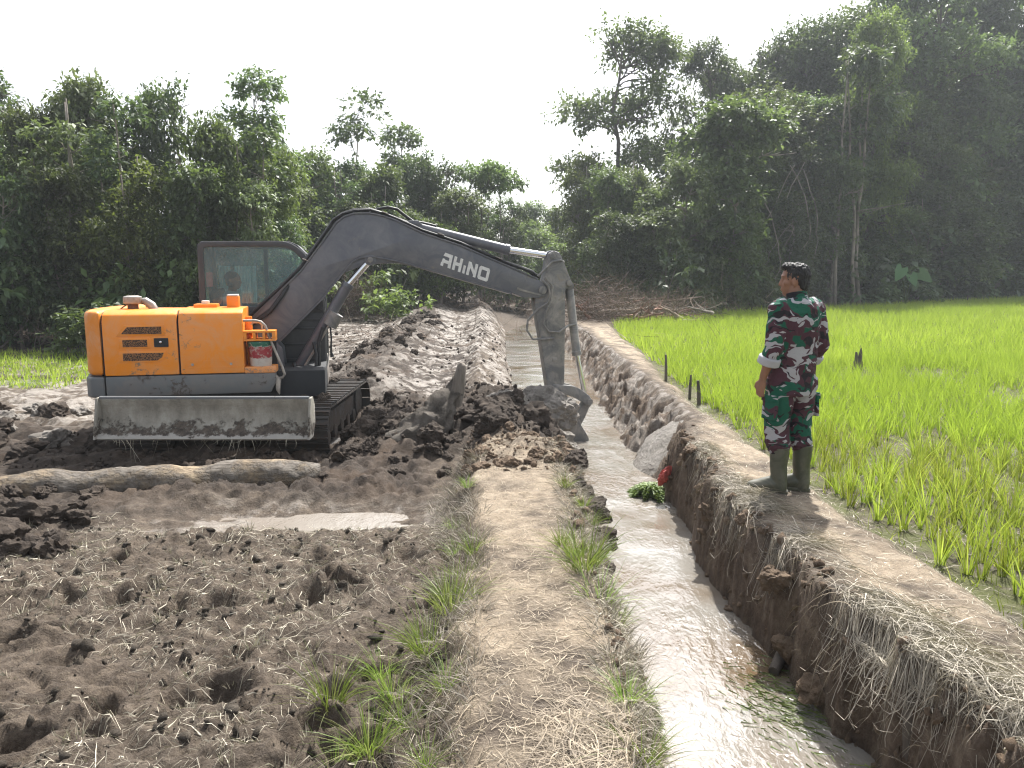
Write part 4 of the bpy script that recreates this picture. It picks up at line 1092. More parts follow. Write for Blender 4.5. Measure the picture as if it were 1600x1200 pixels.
FILL = [(7.9, 43.8, 9.7, 3.2, 'A'), (20.4, 55.6, 18.6, 5.2, 'C'), (51.5, 73.5, 21.5, 5.4, 'C'), (-3.0, 39.6, 4.1, 1.2, 'A'), (-19.6, 23.9, 7.5, 2.4, 'A'), (19.4, 46.8, 12.1, 3.1, 'C'), (5.8, 34.4, 11.3, 3.6, 'C'), (-13.0, 25.6, 4.8, 1.5, 'A'), (-14.0, 37.3, 6.7, 2.0, 'A'), (-18.6, 36.0, 7.3, 2.4, 'A'), (39.2, 63.8, 22.4, 5.7, 'C'), (-13.9, 22.7, 5.8, 1.7, 'A'), (-25.6, 30.5, 9.0, 2.4, 'A'), (28.5, 57.6, 18.7, 5.3, 'C'), (12.8, 40.5, 8.9, 2.2, 'A'), (21.1, 55.2, 18.7, 5.8, 'C'), (-10.2, 41.2, 7.2, 1.8, 'A'), (-19.8, 36.0, 9.0, 2.8, 'A'), (51.4, 76.5, 27.1, 7.4, 'C'), (1.2, 72.8, 6.8, 2.1, 'A'), (27.8, 60.6, 21.0, 6.8, 'C'), (-18.4, 26.2, 6.5, 2.1, 'A'), (-11.0, 37.3, 4.6, 1.2, 'A'), (-8.6, 26.3, 6.2, 1.6, 'A'), (15.2, 53.0, 15.8, 3.9, 'C'), (57.9, 75.7, 26.8, 7.0, 'C'), (6.5, 49.2, 10.4, 2.9, 'C'), (-25.8, 34.3, 10.6, 3.0, 'C'), (29.1, 54.9, 15.7, 5.1, 'C'), (8.6, 45.2, 13.5, 3.8, 'C'), (-20.6, 34.0, 7.5, 2.1, 'A'), (64.6, 81.5, 23.4, 6.6, 'C'), (-2.2, 50.1, 5.5, 1.5, 'A'), (-6.7, 36.0, 5.5, 1.8, 'A'), (54.0, 74.7, 25.4, 6.9, 'C'), (-17.8, 25.2, 5.8, 1.9, 'A'), (14.5, 48.6, 11.3, 3.1, 'C'), (13.7, 43.8, 12.0, 3.7, 'C'), (12.6, 43.0, 9.2, 2.7, 'A'), (4.6, 41.3, 6.7, 1.7, 'A'), (11.5, 44.0, 9.6, 2.9, 'A'), (24.7, 53.3, 14.9, 4.6, 'C'), (29.3, 56.9, 15.2, 4.8, 'C'), (15.2, 52.7, 10.7, 3.1, 'C'), (48.5, 70.5, 22.4, 6.8, 'C'), (15.7, 44.0, 11.1, 3.2, 'C'), (10.7, 43.0, 10.2, 3.2, 'C'), (9.0, 44.8, 13.7, 3.5, 'C'), (-5.4, 44.3, 7.1, 2.1, 'A'), (6.6, 34.4, 9.2, 2.4, 'A'), (-17.4, 22.9, 7.0, 1.8, 'A'), (-12.1, 22.8, 5.9, 1.6, 'A'), (6.5, 40.6, 12.0, 3.9, 'C'), (-22.4, 26.5, 8.3, 2.3, 'A'), (-22.1, 33.5, 8.5, 2.1, 'A'), (5.5, 33.6, 9.0, 2.4, 'A'), (6.1, 55.0, 6.4, 1.8, 'A'), (28.9, 59.3, 18.7, 4.7, 'C'), (6.1, 44.8, 7.2, 2.4, 'A'), (5.9, 38.0, 8.1, 1.9, 'A'), (-19.9, 29.6, 7.0, 1.8, 'A'), (8.8, 46.6, 12.4, 3.5, 'C'), (-12.9, 26.9, 5.1, 1.4, 'A'), (57.3, 78.9, 25.9, 6.8, 'C'), (56.4, 74.7, 26.3, 7.1, 'C'), (56.9, 74.9, 27.5, 7.8, 'C'), (-19.8, 30.5, 7.6, 2.0, 'A'), (25.3, 58.3, 20.2, 5.8, 'C'), (-14.8, 36.8, 6.1, 1.6, 'A'), (-10.5, 25.4, 4.3, 1.2, 'A'), (6.2, 40.0, 9.5, 2.8, 'A'), (16.7, 44.2, 11.4, 3.1, 'C'), (2.2, 69.4, 4.4, 1.3, 'A'), (4.9, 38.7, 9.2, 2.6, 'A'), (48.7, 74.6, 24.7, 5.9, 'C'), (22.6, 52.2, 14.8, 4.5, 'C'), (8.0, 40.9, 8.4, 2.3, 'A'), (-9.4, 45.9, 7.5, 2.0, 'A'), (27.4, 52.9, 14.4, 4.4, 'C'), (-5.3, 38.8, 3.9, 1.2, 'A'), (-17.7, 28.6, 6.1, 1.7, 'A'), (-8.0, 26.1, 4.0, 1.3, 'A'), (-18.1, 24.4, 5.7, 1.8, 'A'), (9.2, 37.1, 8.6, 2.8, 'A'), (61.6, 79.2, 31.2, 9.9, 'C'), (-15.8, 31.9, 5.7, 1.7, 'A'), (-16.4, 25.8, 4.9, 1.2, 'A'), (6.0, 38.3, 11.7, 3.5, 'C'), (-17.5, 22.5, 6.8, 1.7, 'A'), (-22.3, 29.4, 6.9, 2.2, 'A'), (-17.5, 27.9, 7.1, 2.1, 'A'), (-2.2, 53.4, 6.3, 1.5, 'A'), (12.5, 41.4, 10.6, 3.0, 'C'), (44.6, 69.2, 22.4, 5.9, 'C'), (0.2, 58.3, 5.4, 1.5, 'A'), (16.3, 44.6, 11.7, 3.5, 'C'), (-21.8, 30.9, 9.3, 2.3, 'A'), (5.4, 40.7, 6.9, 1.9, 'A'), (-11.2, 35.3, 7.6, 2.3, 'A'), (-17.8, 23.2, 5.3, 1.6, 'A'), (-11.8, 24.3, 4.8, 1.4, 'A')]
BUSH = [(20.8, 45.0, 2.2), (-8.4, 30.9, 1.7), (4.9, 35.6, 1.8), (-13.5, 22.0, 2.3), (19.3, 44.1, 2.6), (-0.6, 42.4, 2.4), (-6.5, 31.6, 1.2), (-10.4, 20.3, 2.7), (-3.2, 35.8, 2.2), (-5.1, 33.5, 1.3), (-11.8, 20.2, 1.8), (-7.4, 33.7, 1.4), (-9.2, 21.6, 1.4), (-8.2, 21.8, 2.0), (-16.7, 21.5, 1.8), (38.3, 59.2, 2.3), (-3.1, 36.0, 1.3), (7.5, 33.7, 2.3), (12.0, 37.7, 1.5), (-15.3, 19.4, 1.2), (-6.8, 34.3, 1.8), (-7.7, 22.8, 1.6), (12.8, 39.6, 1.4), (-10.2, 22.6, 2.8), (6.1, 32.2, 2.9), (-15.3, 18.8, 2.5), (-5.8, 31.8, 2.1), (46.0, 63.2, 1.7), (-13.1, 19.3, 2.7), (-9.2, 20.8, 1.8), (-14.4, 19.7, 1.8), (-7.4, 21.5, 1.2), (42.5, 60.7, 2.0), (-6.4, 33.0, 1.3), (-7.3, 21.7, 2.1), (35.5, 57.2, 2.6), (-10.0, 20.4, 2.1), (5.2, 33.6, 2.7), (-7.8, 22.7, 2.6), (-9.9, 20.8, 1.7), (-14.8, 21.4, 2.6), (-7.3, 21.8, 1.2), (-9.3, 20.9, 1.9), (9.7, 35.4, 1.5), (-8.4, 22.2, 1.3), (-5.5, 32.8, 2.5), (2.7, 56.9, 2.5), (3.9, 51.6, 2.3), (41.1, 61.0, 2.4), (-9.5, 23.4, 1.8), (-12.2, 19.7, 1.4), (-9.5, 22.9, 1.6), (-15.4, 21.2, 2.1), (-14.8, 18.9, 1.3), (-8.7, 32.9, 2.8), (4.8, 35.7, 1.9), (-8.1, 31.4, 1.1), (4.3, 46.8, 1.3), (0.3, 47.4, 1.9), (38.6, 59.6, 1.3), (-8.0, 24.2, 1.9), (-4.9, 33.5, 2.5), (37.8, 58.6, 2.8), (4.4, 39.7, 2.6), (-5.4, 32.0, 2.9), (-15.9, 20.5, 2.0), (29.2, 52.3, 1.5), (-8.5, 21.6, 2.1), (-8.7, 32.6, 1.5), (-8.3, 30.2, 2.9), (24.3, 49.2, 2.2), (-6.3, 31.8, 2.6), (-14.3, 21.3, 2.7), (-11.6, 22.6, 1.7), (9.0, 36.7, 2.2), (18.7, 43.5, 1.1), (-6.9, 32.1, 1.1), (-7.6, 22.5, 2.0), (10.2, 36.7, 2.9), (21.3, 46.8, 2.3), (7.8, 34.6, 2.5), (-8.3, 32.2, 2.3), (-13.9, 20.2, 2.1), (15.2, 41.4, 1.7), (36.1, 57.1, 2.4), (-15.2, 21.2, 2.3), (41.7, 61.7, 2.3), (23.9, 48.7, 2.2), (-10.9, 21.8, 2.7), (-10.6, 23.5, 2.1), (-6.5, 31.2, 1.8), (-12.0, 21.9, 2.7), (33.8, 56.0, 1.8), (-14.0, 21.3, 2.1), (11.1, 37.4, 2.7), (-10.5, 21.3, 1.6), (5.3, 35.0, 1.4), (5.4, 32.1, 1.5), (-15.0, 20.6, 2.6), (29.3, 53.0, 1.9), (-5.3, 33.6, 2.7), (-7.8, 22.1, 2.2), (41.7, 60.3, 1.2)]
POLES = [(-4.3, 34.0, 4.3), (-6.7, 34.3, 6.4), (-1.8, 40.4, 5.5), (-8.1, 22.0, 4.4), (-8.5, 32.9, 6.3), (-7.6, 24.3, 4.5), (-11.4, 21.3, 6.4), (-7.2, 25.0, 5.2), (5.0, 30.8, 9.9), (-2.6, 35.7, 5.2), (19.8, 45.7, 5.4), (-10.5, 21.3, 6.4), (-5.4, 32.8, 4.9), (-7.9, 21.9, 5.4), (-1.6, 41.2, 5.1), (37.3, 58.5, 5.3), (-10.9, 21.4, 5.1), (14.1, 39.4, 9.9), (-13.5, 23.0, 4.5), (-11.5, 23.0, 5.9), (-3.1, 34.2, 4.0), (-0.5, 41.7, 4.9), (-7.6, 26.5, 4.9), (-8.5, 22.5, 4.3), (18.7, 44.7, 6.4), (-6.9, 32.4, 5.7), (-7.6, 26.7, 4.1), (-10.6, 22.6, 5.1), (35.0, 57.3, 10.6), (-7.5, 23.9, 4.1), (5.9, 33.2, 5.8), (8.1, 34.2, 9.5), (12.8, 39.4, 5.9), (-7.2, 33.4, 4.6), (-1.4, 40.5, 5.4), (15.4, 41.7, 8.9), (17.7, 43.3, 6.3), (-7.0, 22.2, 5.8), (17.5, 42.2, 9.5), (27.2, 51.2, 5.9), (-11.9, 20.8, 6.5), (-5.4, 32.9, 5.2), (-5.4, 33.8, 5.4), (-0.6, 42.3, 6.0), (6.1, 33.5, 8.1), (-10.5, 22.0, 4.3), (18.5, 41.8, 13.0), (18.9, 41.9, 13.0), (17.4, 41.5, 13.0), (18.8, 42.2, 13.0)]

SPECIAL = {
 (-8.5, 27): 'slender tree with a small loose crown sticking up behind the excavator cab',
 (-7.1, 38): 'tallest slender tree with layered open crown above the bend of the boom',
 (-5.9, 42): 'thin loose tree just right of the tallest slender tree',
 (-1.4, 38): 'umbrella crowned tree on a bare dark stem behind the lettering on the boom',
 (7.3, 47): 'large dark tree standing out against the sky left of the right-hand forest',
 (10.1, 36): 'broad spreading tree with big pale glinting leaves left of the standing man',
 (7.1, 34): 'big-leaved tree leaning over the brushwood at the end of the paddy',
 (5.7, 37): 'big-leaved tree above the fallen poles beside the ditch',
 (20.8, 46): 'vine-smothered column of a tree with yellow green top behind the standing man',
 (3.9, 42): 'small loose tree at the left edge of the right-hand forest',
 (-16.5, 25): 'tall tree at the left edge of the picture',
}
SPECIAL.update({
 (12.3, 50): 'tall dark tree just right of the lone tree against the sky', (16.4, 52): 'tall dark tree rising above the broad big-leaved tree', (19.4, 52): 'tall tree directly above the standing man, left of the vine-smothered tree',
 (23.8, 56): 'tall tree behind the vine-smothered tree', (27.4, 54): 'towering tree right of the vine-smothered tree', (35.5, 60): 'towering dark tree in the top right corner of the picture',
 (15.5, 44): 'middle-sized dark tree right of the broad tree, behind the man', (24.8, 50): 'middle-sized dark tree above the giant-leaved taro', (31.0, 54): 'middle-sized dark tree right of the taro, before the towering trees',
 (39.3, 60): 'middle-sized dark tree cut by the right edge of the picture', (17.3, 42): 'big-leaved tree right of the standing man, behind the pale trunks', (13.8, 39.5): 'low bushy tree right behind the standing man',
 (-13.4, 22): 'low-topped bushy tree second from the left edge of the picture', (-12.3, 23): 'bushy tree with a high ragged top above the left end of the engine hood', (-11.5, 24): 'bushy tree above the exhaust of the excavator',
 (-10.8, 25): 'tallest bushy tree of the left thicket', (-8.3, 22): 'bushy tree left of the slender one, above the cab', (-7.1, 23.5): 'bushy tree right below the slender tree, above the right end of the cab',
 (-12.5, 19.6): 'front bushy tree at the left edge of the picture', (-6.5, 22.5): 'lowest bushy tree at the right end of the left thicket', (-8.5, 33): 'first bushy tree of the far thicket, beside the left thicket',
 (4.4, 36): 'bushy tree left of the fallen poles, next to the ditch', (5.0, 58): 'far pale tree in the gap at the end of the ditch, rightmost', (1.5, 62): 'far pale tree in the gap at the end of the ditch, leftmost', (4.0, 66): 'farthest pale tree closing the gap at the end of the ditch',
})
KINDNAME = {'A': 'bushy_tree', 'B': 'slender_tree', 'C': 'forest_tree', 'D': 'broadleaf_tree', 'G': 'umbrella_tree'}
def side_of(x, y):
    if y < 28.5 and x < -3: return 'L'
    return 'R' if x > 3 + max(0, (y - 42)) * .16 else 'M'
GEN = {('A', 'L'): ('bushy grey green tree in the thicket behind the orange engine hood', 'thicket behind the excavator'),
       ('A', 'M'): ('small bushy tree in the far thicket behind the boom', 'far thicket behind the boom'),
       ('A', 'R'): ('low bushy tree at the foot of the tall right-hand forest', 'low trees of the right-hand forest'),
       ('C', 'R'): ('tall dark green tree in the right-hand forest wall', 'tall trees of the right-hand forest'),
       ('C', 'M'): ('tall dark tree deep behind the far thicket', 'tall trees behind the far thicket'),
       ('C', 'L'): ('tall tree standing deep in the left thicket', 'tall trees of the left thicket'),
       ('D', 'R'): ('big-leaved tree in front of the right-hand forest', 'big-leaved trees of the right-hand forest')}
FILL = [f for f in FILL if not (.07 < f[0] / f[1] < .26 and (f[2] - 1.9) / f[1] > .13)]      # keeps the lone tree clear of its neighbours
for (x, y, h, r, k) in TREES + FILL:
    kk = 'C' if k == 'V' else k
    lab, grp = GEN.get((kk, side_of(x, y)), ('tree in the forest edge', 'forest edge'))
    sp = SPECIAL.get((x, y))
    put_tree(KINDNAME[kk], x, y, h, r, kk, sp or lab, None if sp else grp, var=2 if k == 'V' else None, crown_mat=M['leaf3'] if k == 'V' else None)

# bushes
BUSHV = []
for i in range(5):
    r = random.Random(900 + i)
    lb = [((r.uniform(-.7, .7), r.uniform(-.7, .7), r.uniform(.3, 1.3)), (r.uniform(.35, .6),) * 2 + (r.uniform(.3, .5),)) for _ in range(6)]
    m = MB()
    for j in range(7):
        m.tube(wob((r.gauss(0, .1), r.gauss(0, .1), -.1), (r.uniform(-.8, .8), r.uniform(-.8, .8), r.uniform(.8, 1.6)), 4, .05, i * 20 + j), [.018, .015, .012, .009, .005], 5)
    st = m.mesh('stem'); st.materials.append(M['bark'])
    BUSHV.append((st, crown_mesh('foliage', lb, 330, 7, .19, M[['leaf1', 'leaf2', 'leaf4', 'leaf2', 'leaf3'][i]], twig_len=.32, gap=.38, gap_scale=1.6)))
def put_bush(x, y, h, label, group=None, v=None, mat=None, wide=1.0):
    k = v if v is not None else int(RNG.integers(len(BUSHV)))
    t = empty('shrub', (x, y, gz(x, y) - .03), float(RNG.uniform(0, 2 * PI)))
    s = h / 1.7; t.scale = (s * wide, s * wide, s)
    link_mesh('stem', BUSHV[k][0], None, t); c = link_mesh('foliage', BUSHV[k][1], None, t)
    if mat is not None: c.material_slots[0].link = 'OBJECT'; c.material_slots[0].material = mat
    tag(t, label, 'shrub', group)
BG = {'L': ('leafy shrub at the foot of the left thicket', 'shrubs of the left thicket'), 'M': ('leafy shrub at the foot of the far thicket', 'shrubs of the far thicket'),
      'R': ('leafy shrub under the right-hand forest edge', 'shrubs of the right-hand forest')}
for (x, y, h) in BUSH:
    put_bush(x, y, h, *BG[side_of(x, y)])
put_bush(-4.6, 28.6, 1.75, 'bright green shrub right of the reddish brushwood behind the boom', v=4, mat=M['leaf3'], wide=1.15)
put_bush(-9.6, 17.4, 1.2, 'low pale shrub behind the excavator engine hood, beside the bright grass', v=2, mat=M['leaf1'], wide=1.3)

# slender bare poles of young trees at the forest edge
POLEV = []
for i in range(4):
    lb = [((random.uniform(-.5, .5), random.uniform(-.5, .5), random.uniform(6.2, 9.3)), (.45, .45, .35)) for _ in range(5)]
    m = MB(); P = wob((0, 0, -.2), (random.gauss(0, .3), random.gauss(0, .3), 9.5), 10, .035, 300 + i)
    m.tube(P, [.075 - .0052 * u for u in range(11)], 7)
    for u in range(5):
        s = P[4 + u]; m.tube(wob(s, s + Vector((random.gauss(0, .8), random.gauss(0, .8), random.uniform(.2, 1.2))), 4, .06, 340 + i * 9 + u), [.022, .018, .014, .01, .006], 5)
    tm = m.mesh('trunk'); tm.materials.append(M['bark'])
    tm.polygons.foreach_set('use_smooth', [True] * len(tm.polygons))
    POLEV.append((tm, crown_mesh('crown', lb, 170, 7, .22, M[['leaf2', 'leaf1', 'leaf4', 'leaf2'][i]], twig_len=.4, gap=.35)))
PG = {'L': ('thin bare-stemmed young tree in the left thicket', 'young trees of the left thicket'), 'M': ('thin bare-stemmed young tree in the far thicket', 'young trees of the far thicket'),
      'R': ('thin pale-stemmed young tree under the right-hand forest', 'young trees of the right-hand forest')}
for (x, y, h) in [p for p in POLES if p[2] == 13.0 or not .1 < p[0] / p[1] < .37]:
    k = int(RNG.integers(4)); t = empty('young_tree', (x, y, gz(x, y) - .03), float(RNG.uniform(0, 6.28)))
    s = h / 9.5; t.scale = (min(1.5, s * 1.25),) * 2 + (s,)
    t.rotation_euler[0] = float(RNG.normal(0, .06)); t.rotation_euler[1] = float(RNG.normal(0, .06))
    link_mesh('trunk', POLEV[k][0], None, t); link_mesh('crown', POLEV[k][1], None, t)
    lab, grp = PG[side_of(x, y)]
    if h == 13.0: lab, grp = 'pale straight trunk of the close-set group right of the standing man', 'close-set pale trunks'
    tag(t, lab, 'tree', grp)

# lianas hanging in the right-hand forest edge
def liana(i, x, y, z1, z0, sag):
    m = MB(); n = 12; r = random.Random(i)
    P = []
    for k in range(n + 1):
        t = k / n
        P.append((x + sag * math.sin(PI * t) + r.gauss(0, .05) + sag * .6 * t, y + r.gauss(0, .06), z1 * (1 - t) + z0 * t - abs(sag) * .4 * math.sin(PI * t)))
    m.tube(P, .024, 5)
    tag(m.build('hanging_vine', M['bark']), 'thin woody vine hanging in the dark edge of the right-hand forest', 'vine', 'hanging vines')
for i in range(16):
    x = random.uniform(5.5, 30); y = float(np.interp(x, [5, 8.5, 17, 38], [30.2, 34.6, 41.4, 58.4])) + random.uniform(-.3, .5)
    liana(i, x, y, random.uniform(4.2, 7.5), random.uniform(.2, 2), random.uniform(-1.2, 1.2))

# giant-leaved taro at the forest edge
def taro(x, y):
    t = empty('taro_plant', (x, y, gz(x, y)))
    for k, (dx, dz, a, s) in enumerate(((-.55, 1.95, .5, 1), (.05, 1.6, -.3, .8), (.55, 1.75, -.8, .95), (.25, 1.2, .2, .6))):
        pts = [(0, 0, 0), (dx * .3, -.1, dz * .5), (dx * .8, -.25, dz * .95), (dx, -.4, dz)]
        st = MB().tube(pts, [.035, .028, .02, .014], 6).build('stem', M['leaf3'], t)
        out = [(0, -.12), (.22, -.36), (.36, -.18), (.34, .15), (.18, .5), (0, .78), (-.18, .5), (-.34, .15), (-.36, -.18), (-.22, -.36)]
        c, q = math.cos(a), math.sin(a)
        V = [(0, 0, 0)] + [(u, v, -.12 * abs(u)) for u, v in out]
        V = [((u * c - v * q) * s, 0, 0) if False else Vector(((u * c - v * q) * s, -.25 * v * s + w * s, -(u * q + v * c) * s * .9)) for u, v, w in V]
        V = [p + Vector((dx, -.4, dz)) for p in V]
        F = [(0, 1 + i, 1 + (i + 1) % 10) for i in range(10)]
        MB().add(V, F).build('leaf', M['taro'], t)
    tag(t, 'giant-leaved taro plant at the dark forest edge right of the standing man', 'plant')
M['taro'] = leafmat('taro_leaf', (.07, .15, .05), (.08, .17, .06), (.1, .2, .07), .4, .4)
taro(21.5, 42.2)
# darker undergrowth deeper in the forest, seen between the trunks
for (x, y, h) in ((12.6, 42.5, 3.6), (14.6, 44, 4), (16.4, 45.5, 3.8), (18.2, 45.5, 4.2), (20.2, 47.5, 4), (22.3, 48.5, 4.4), (24.2, 50.5, 4), (26.6, 52, 4.4), (29, 54, 4.2), (31.6, 56, 4.6), (34.5, 58, 4.6), (37.5, 61, 4.8), (40.5, 64, 5), (17.4, 43.2, 2.8), (21.8, 46.2, 3), (27.8, 51.2, 3.2), (32.4, 55, 3.4), (36.4, 58.6, 3.4), (9.5, 38.5, 3.4), (7.5, 37, 3), (11, 41, 3.6), (19.2, 43.6, 2.6), (15.8, 42.2, 2.4), (24.8, 48.6, 2.8), (30.4, 53.4, 3)):
    put_bush(x, y, h, 'tall dark understorey bush deep between the trunks of the right-hand forest', 'understorey of the right-hand forest', v=int(RNG.choice([1, 3])), wide=1.35)

# ------------------------------------------------------------------ people
def remesh(mb, name, voxel, smooth_it=6, disp=None, mat=None, parent=None):
    """union the overlapping lofts of one body or garment into one continuous surface"""
    me = mb.mesh(name + '_src')
    bm = bmesh.new(); bm.from_mesh(me); bmesh.ops.recalc_face_normals(bm, faces=bm.faces[:]); bm.to_mesh(me); bm.free()
    o = bpy.data.objects.new(name + '_src', me); COL.objects.link(o)
    r = o.modifiers.new('r', 'REMESH'); r.mode = 'VOXEL'; r.voxel_size = voxel
    if smooth_it:
        s = o.modifiers.new('s', 'SMOOTH'); s.factor = .5; s.iterations = smooth_it
    dg = bpy.context.evaluated_depsgraph_get()
    out = bpy.data.meshes.new_from_object(o.evaluated_get(dg)); out.name = name
    bpy.data.objects.remove(o); bpy.data.meshes.remove(me)
    if disp is not None:
        n = len(out.vertices); co = np.empty(n * 3, np.float32); no = np.empty(n * 3, np.float32)
        out.vertices.foreach_get('co', co); out.vertices.foreach_get('normal', no)
        co = co.reshape(-1, 3).astype(float); no = no.reshape(-1, 3)
        co = co + no * disp(co)[:, None]
        out.vertices.foreach_set('co', co.astype(np.float32).ravel())
    out.polygons.foreach_set('use_smooth', [True] * len(out.polygons)); out.update()
    return link_mesh(name, out, mat, parent)

def hand(m, wrist, d, palm_n, side, s=1.0, curl=.5):
    """palm and five bent fingers; d: pointing direction, palm_n: palm faces this way, side: towards the thumb"""
    W, d, n, s_ = Vector(wrist), Vector(d).normalized(), Vector(palm_n).normalized(), Vector(side).normalized()
    m.tube([W - d * .03, W, W + d * .045 * s, W + d * .09 * s], [(.024, .019), (.026, .019), (.04 * s, .017), (.038 * s, .015)], 12, flat=s_)
    for i, (off, L) in enumerate(((.030, .072), (.010, .080), (-.010, .075), (-.029, .058))):
        b = W + d * .082 * s + s_ * off * s
        c1 = (d + n * curl * .6).normalized(); c2 = (d + n * curl * 1.5).normalized(); c3 = (d + n * curl * 2.6).normalized()
        p1 = b + c1 * L * .45 * s; p2 = p1 + c2 * L * .32 * s; p3 = p2 + c3 * L * .25 * s
        m.tube([b - d * .02, b, p1, p2, p3], [.0095 * s, .0095 * s, .0088 * s, .008 * s, .006 * s], 8)
    b = W + d * .03 * s + s_ * .03 * s
    m.tube([b - s_ * .01, b + s_ * .012 + d * .015, b + s_ * .025 + d * .045 + n * .01, b + s_ * .022 + d * .07 + n * .02], [.013 * s, .012 * s, .0105 * s, .007 * s], 8)

def head(m, c, rot, s=1.0):
    """skull, jaw, nose, ears, brow; rot turns the +x facing head"""
    q = lambda x, y, z: Vector(c) + rot @ Vector((x * s, y * s, z * s))
    m.ball(q(-.012, 0, .035), (.098 * s, .078 * s, .100 * s), 18, 12, rot)
    m.ball(q(.022, 0, -.035), (.066 * s, .060 * s, .075 * s), 16, 10, rot)
    m.ball(q(.045, 0, -.085), (.034 * s, .034 * s, .026 * s), 12, 8, rot)
    m.tube([q(.076, 0, .030), q(.088, 0, .0), q(.096, 0, -.022), q(.080, 0, -.034)], [.010 * s, .012 * s, .015 * s, .010 * s], 8)
    m.ball(q(.078, 0, -.060), (.016 * s, .026 * s, .010 * s), 10, 6, rot)
    m.ball(q(.072, .0, .040), (.020 * s, .054 * s, .012 * s), 12, 6, rot)
    for sy in (-1, 1):
        m.ball(q(.045, sy * .046, -.012), (.03 * s, .022 * s, .026 * s), 10, 8, rot)
        e = rot @ Matrix.Rotation(sy * .35, 3, 'Z')
        m.ball(q(-.006, sy * .079, -.004), (.022 * s, .009 * s, .034 * s), 12, 8, e)

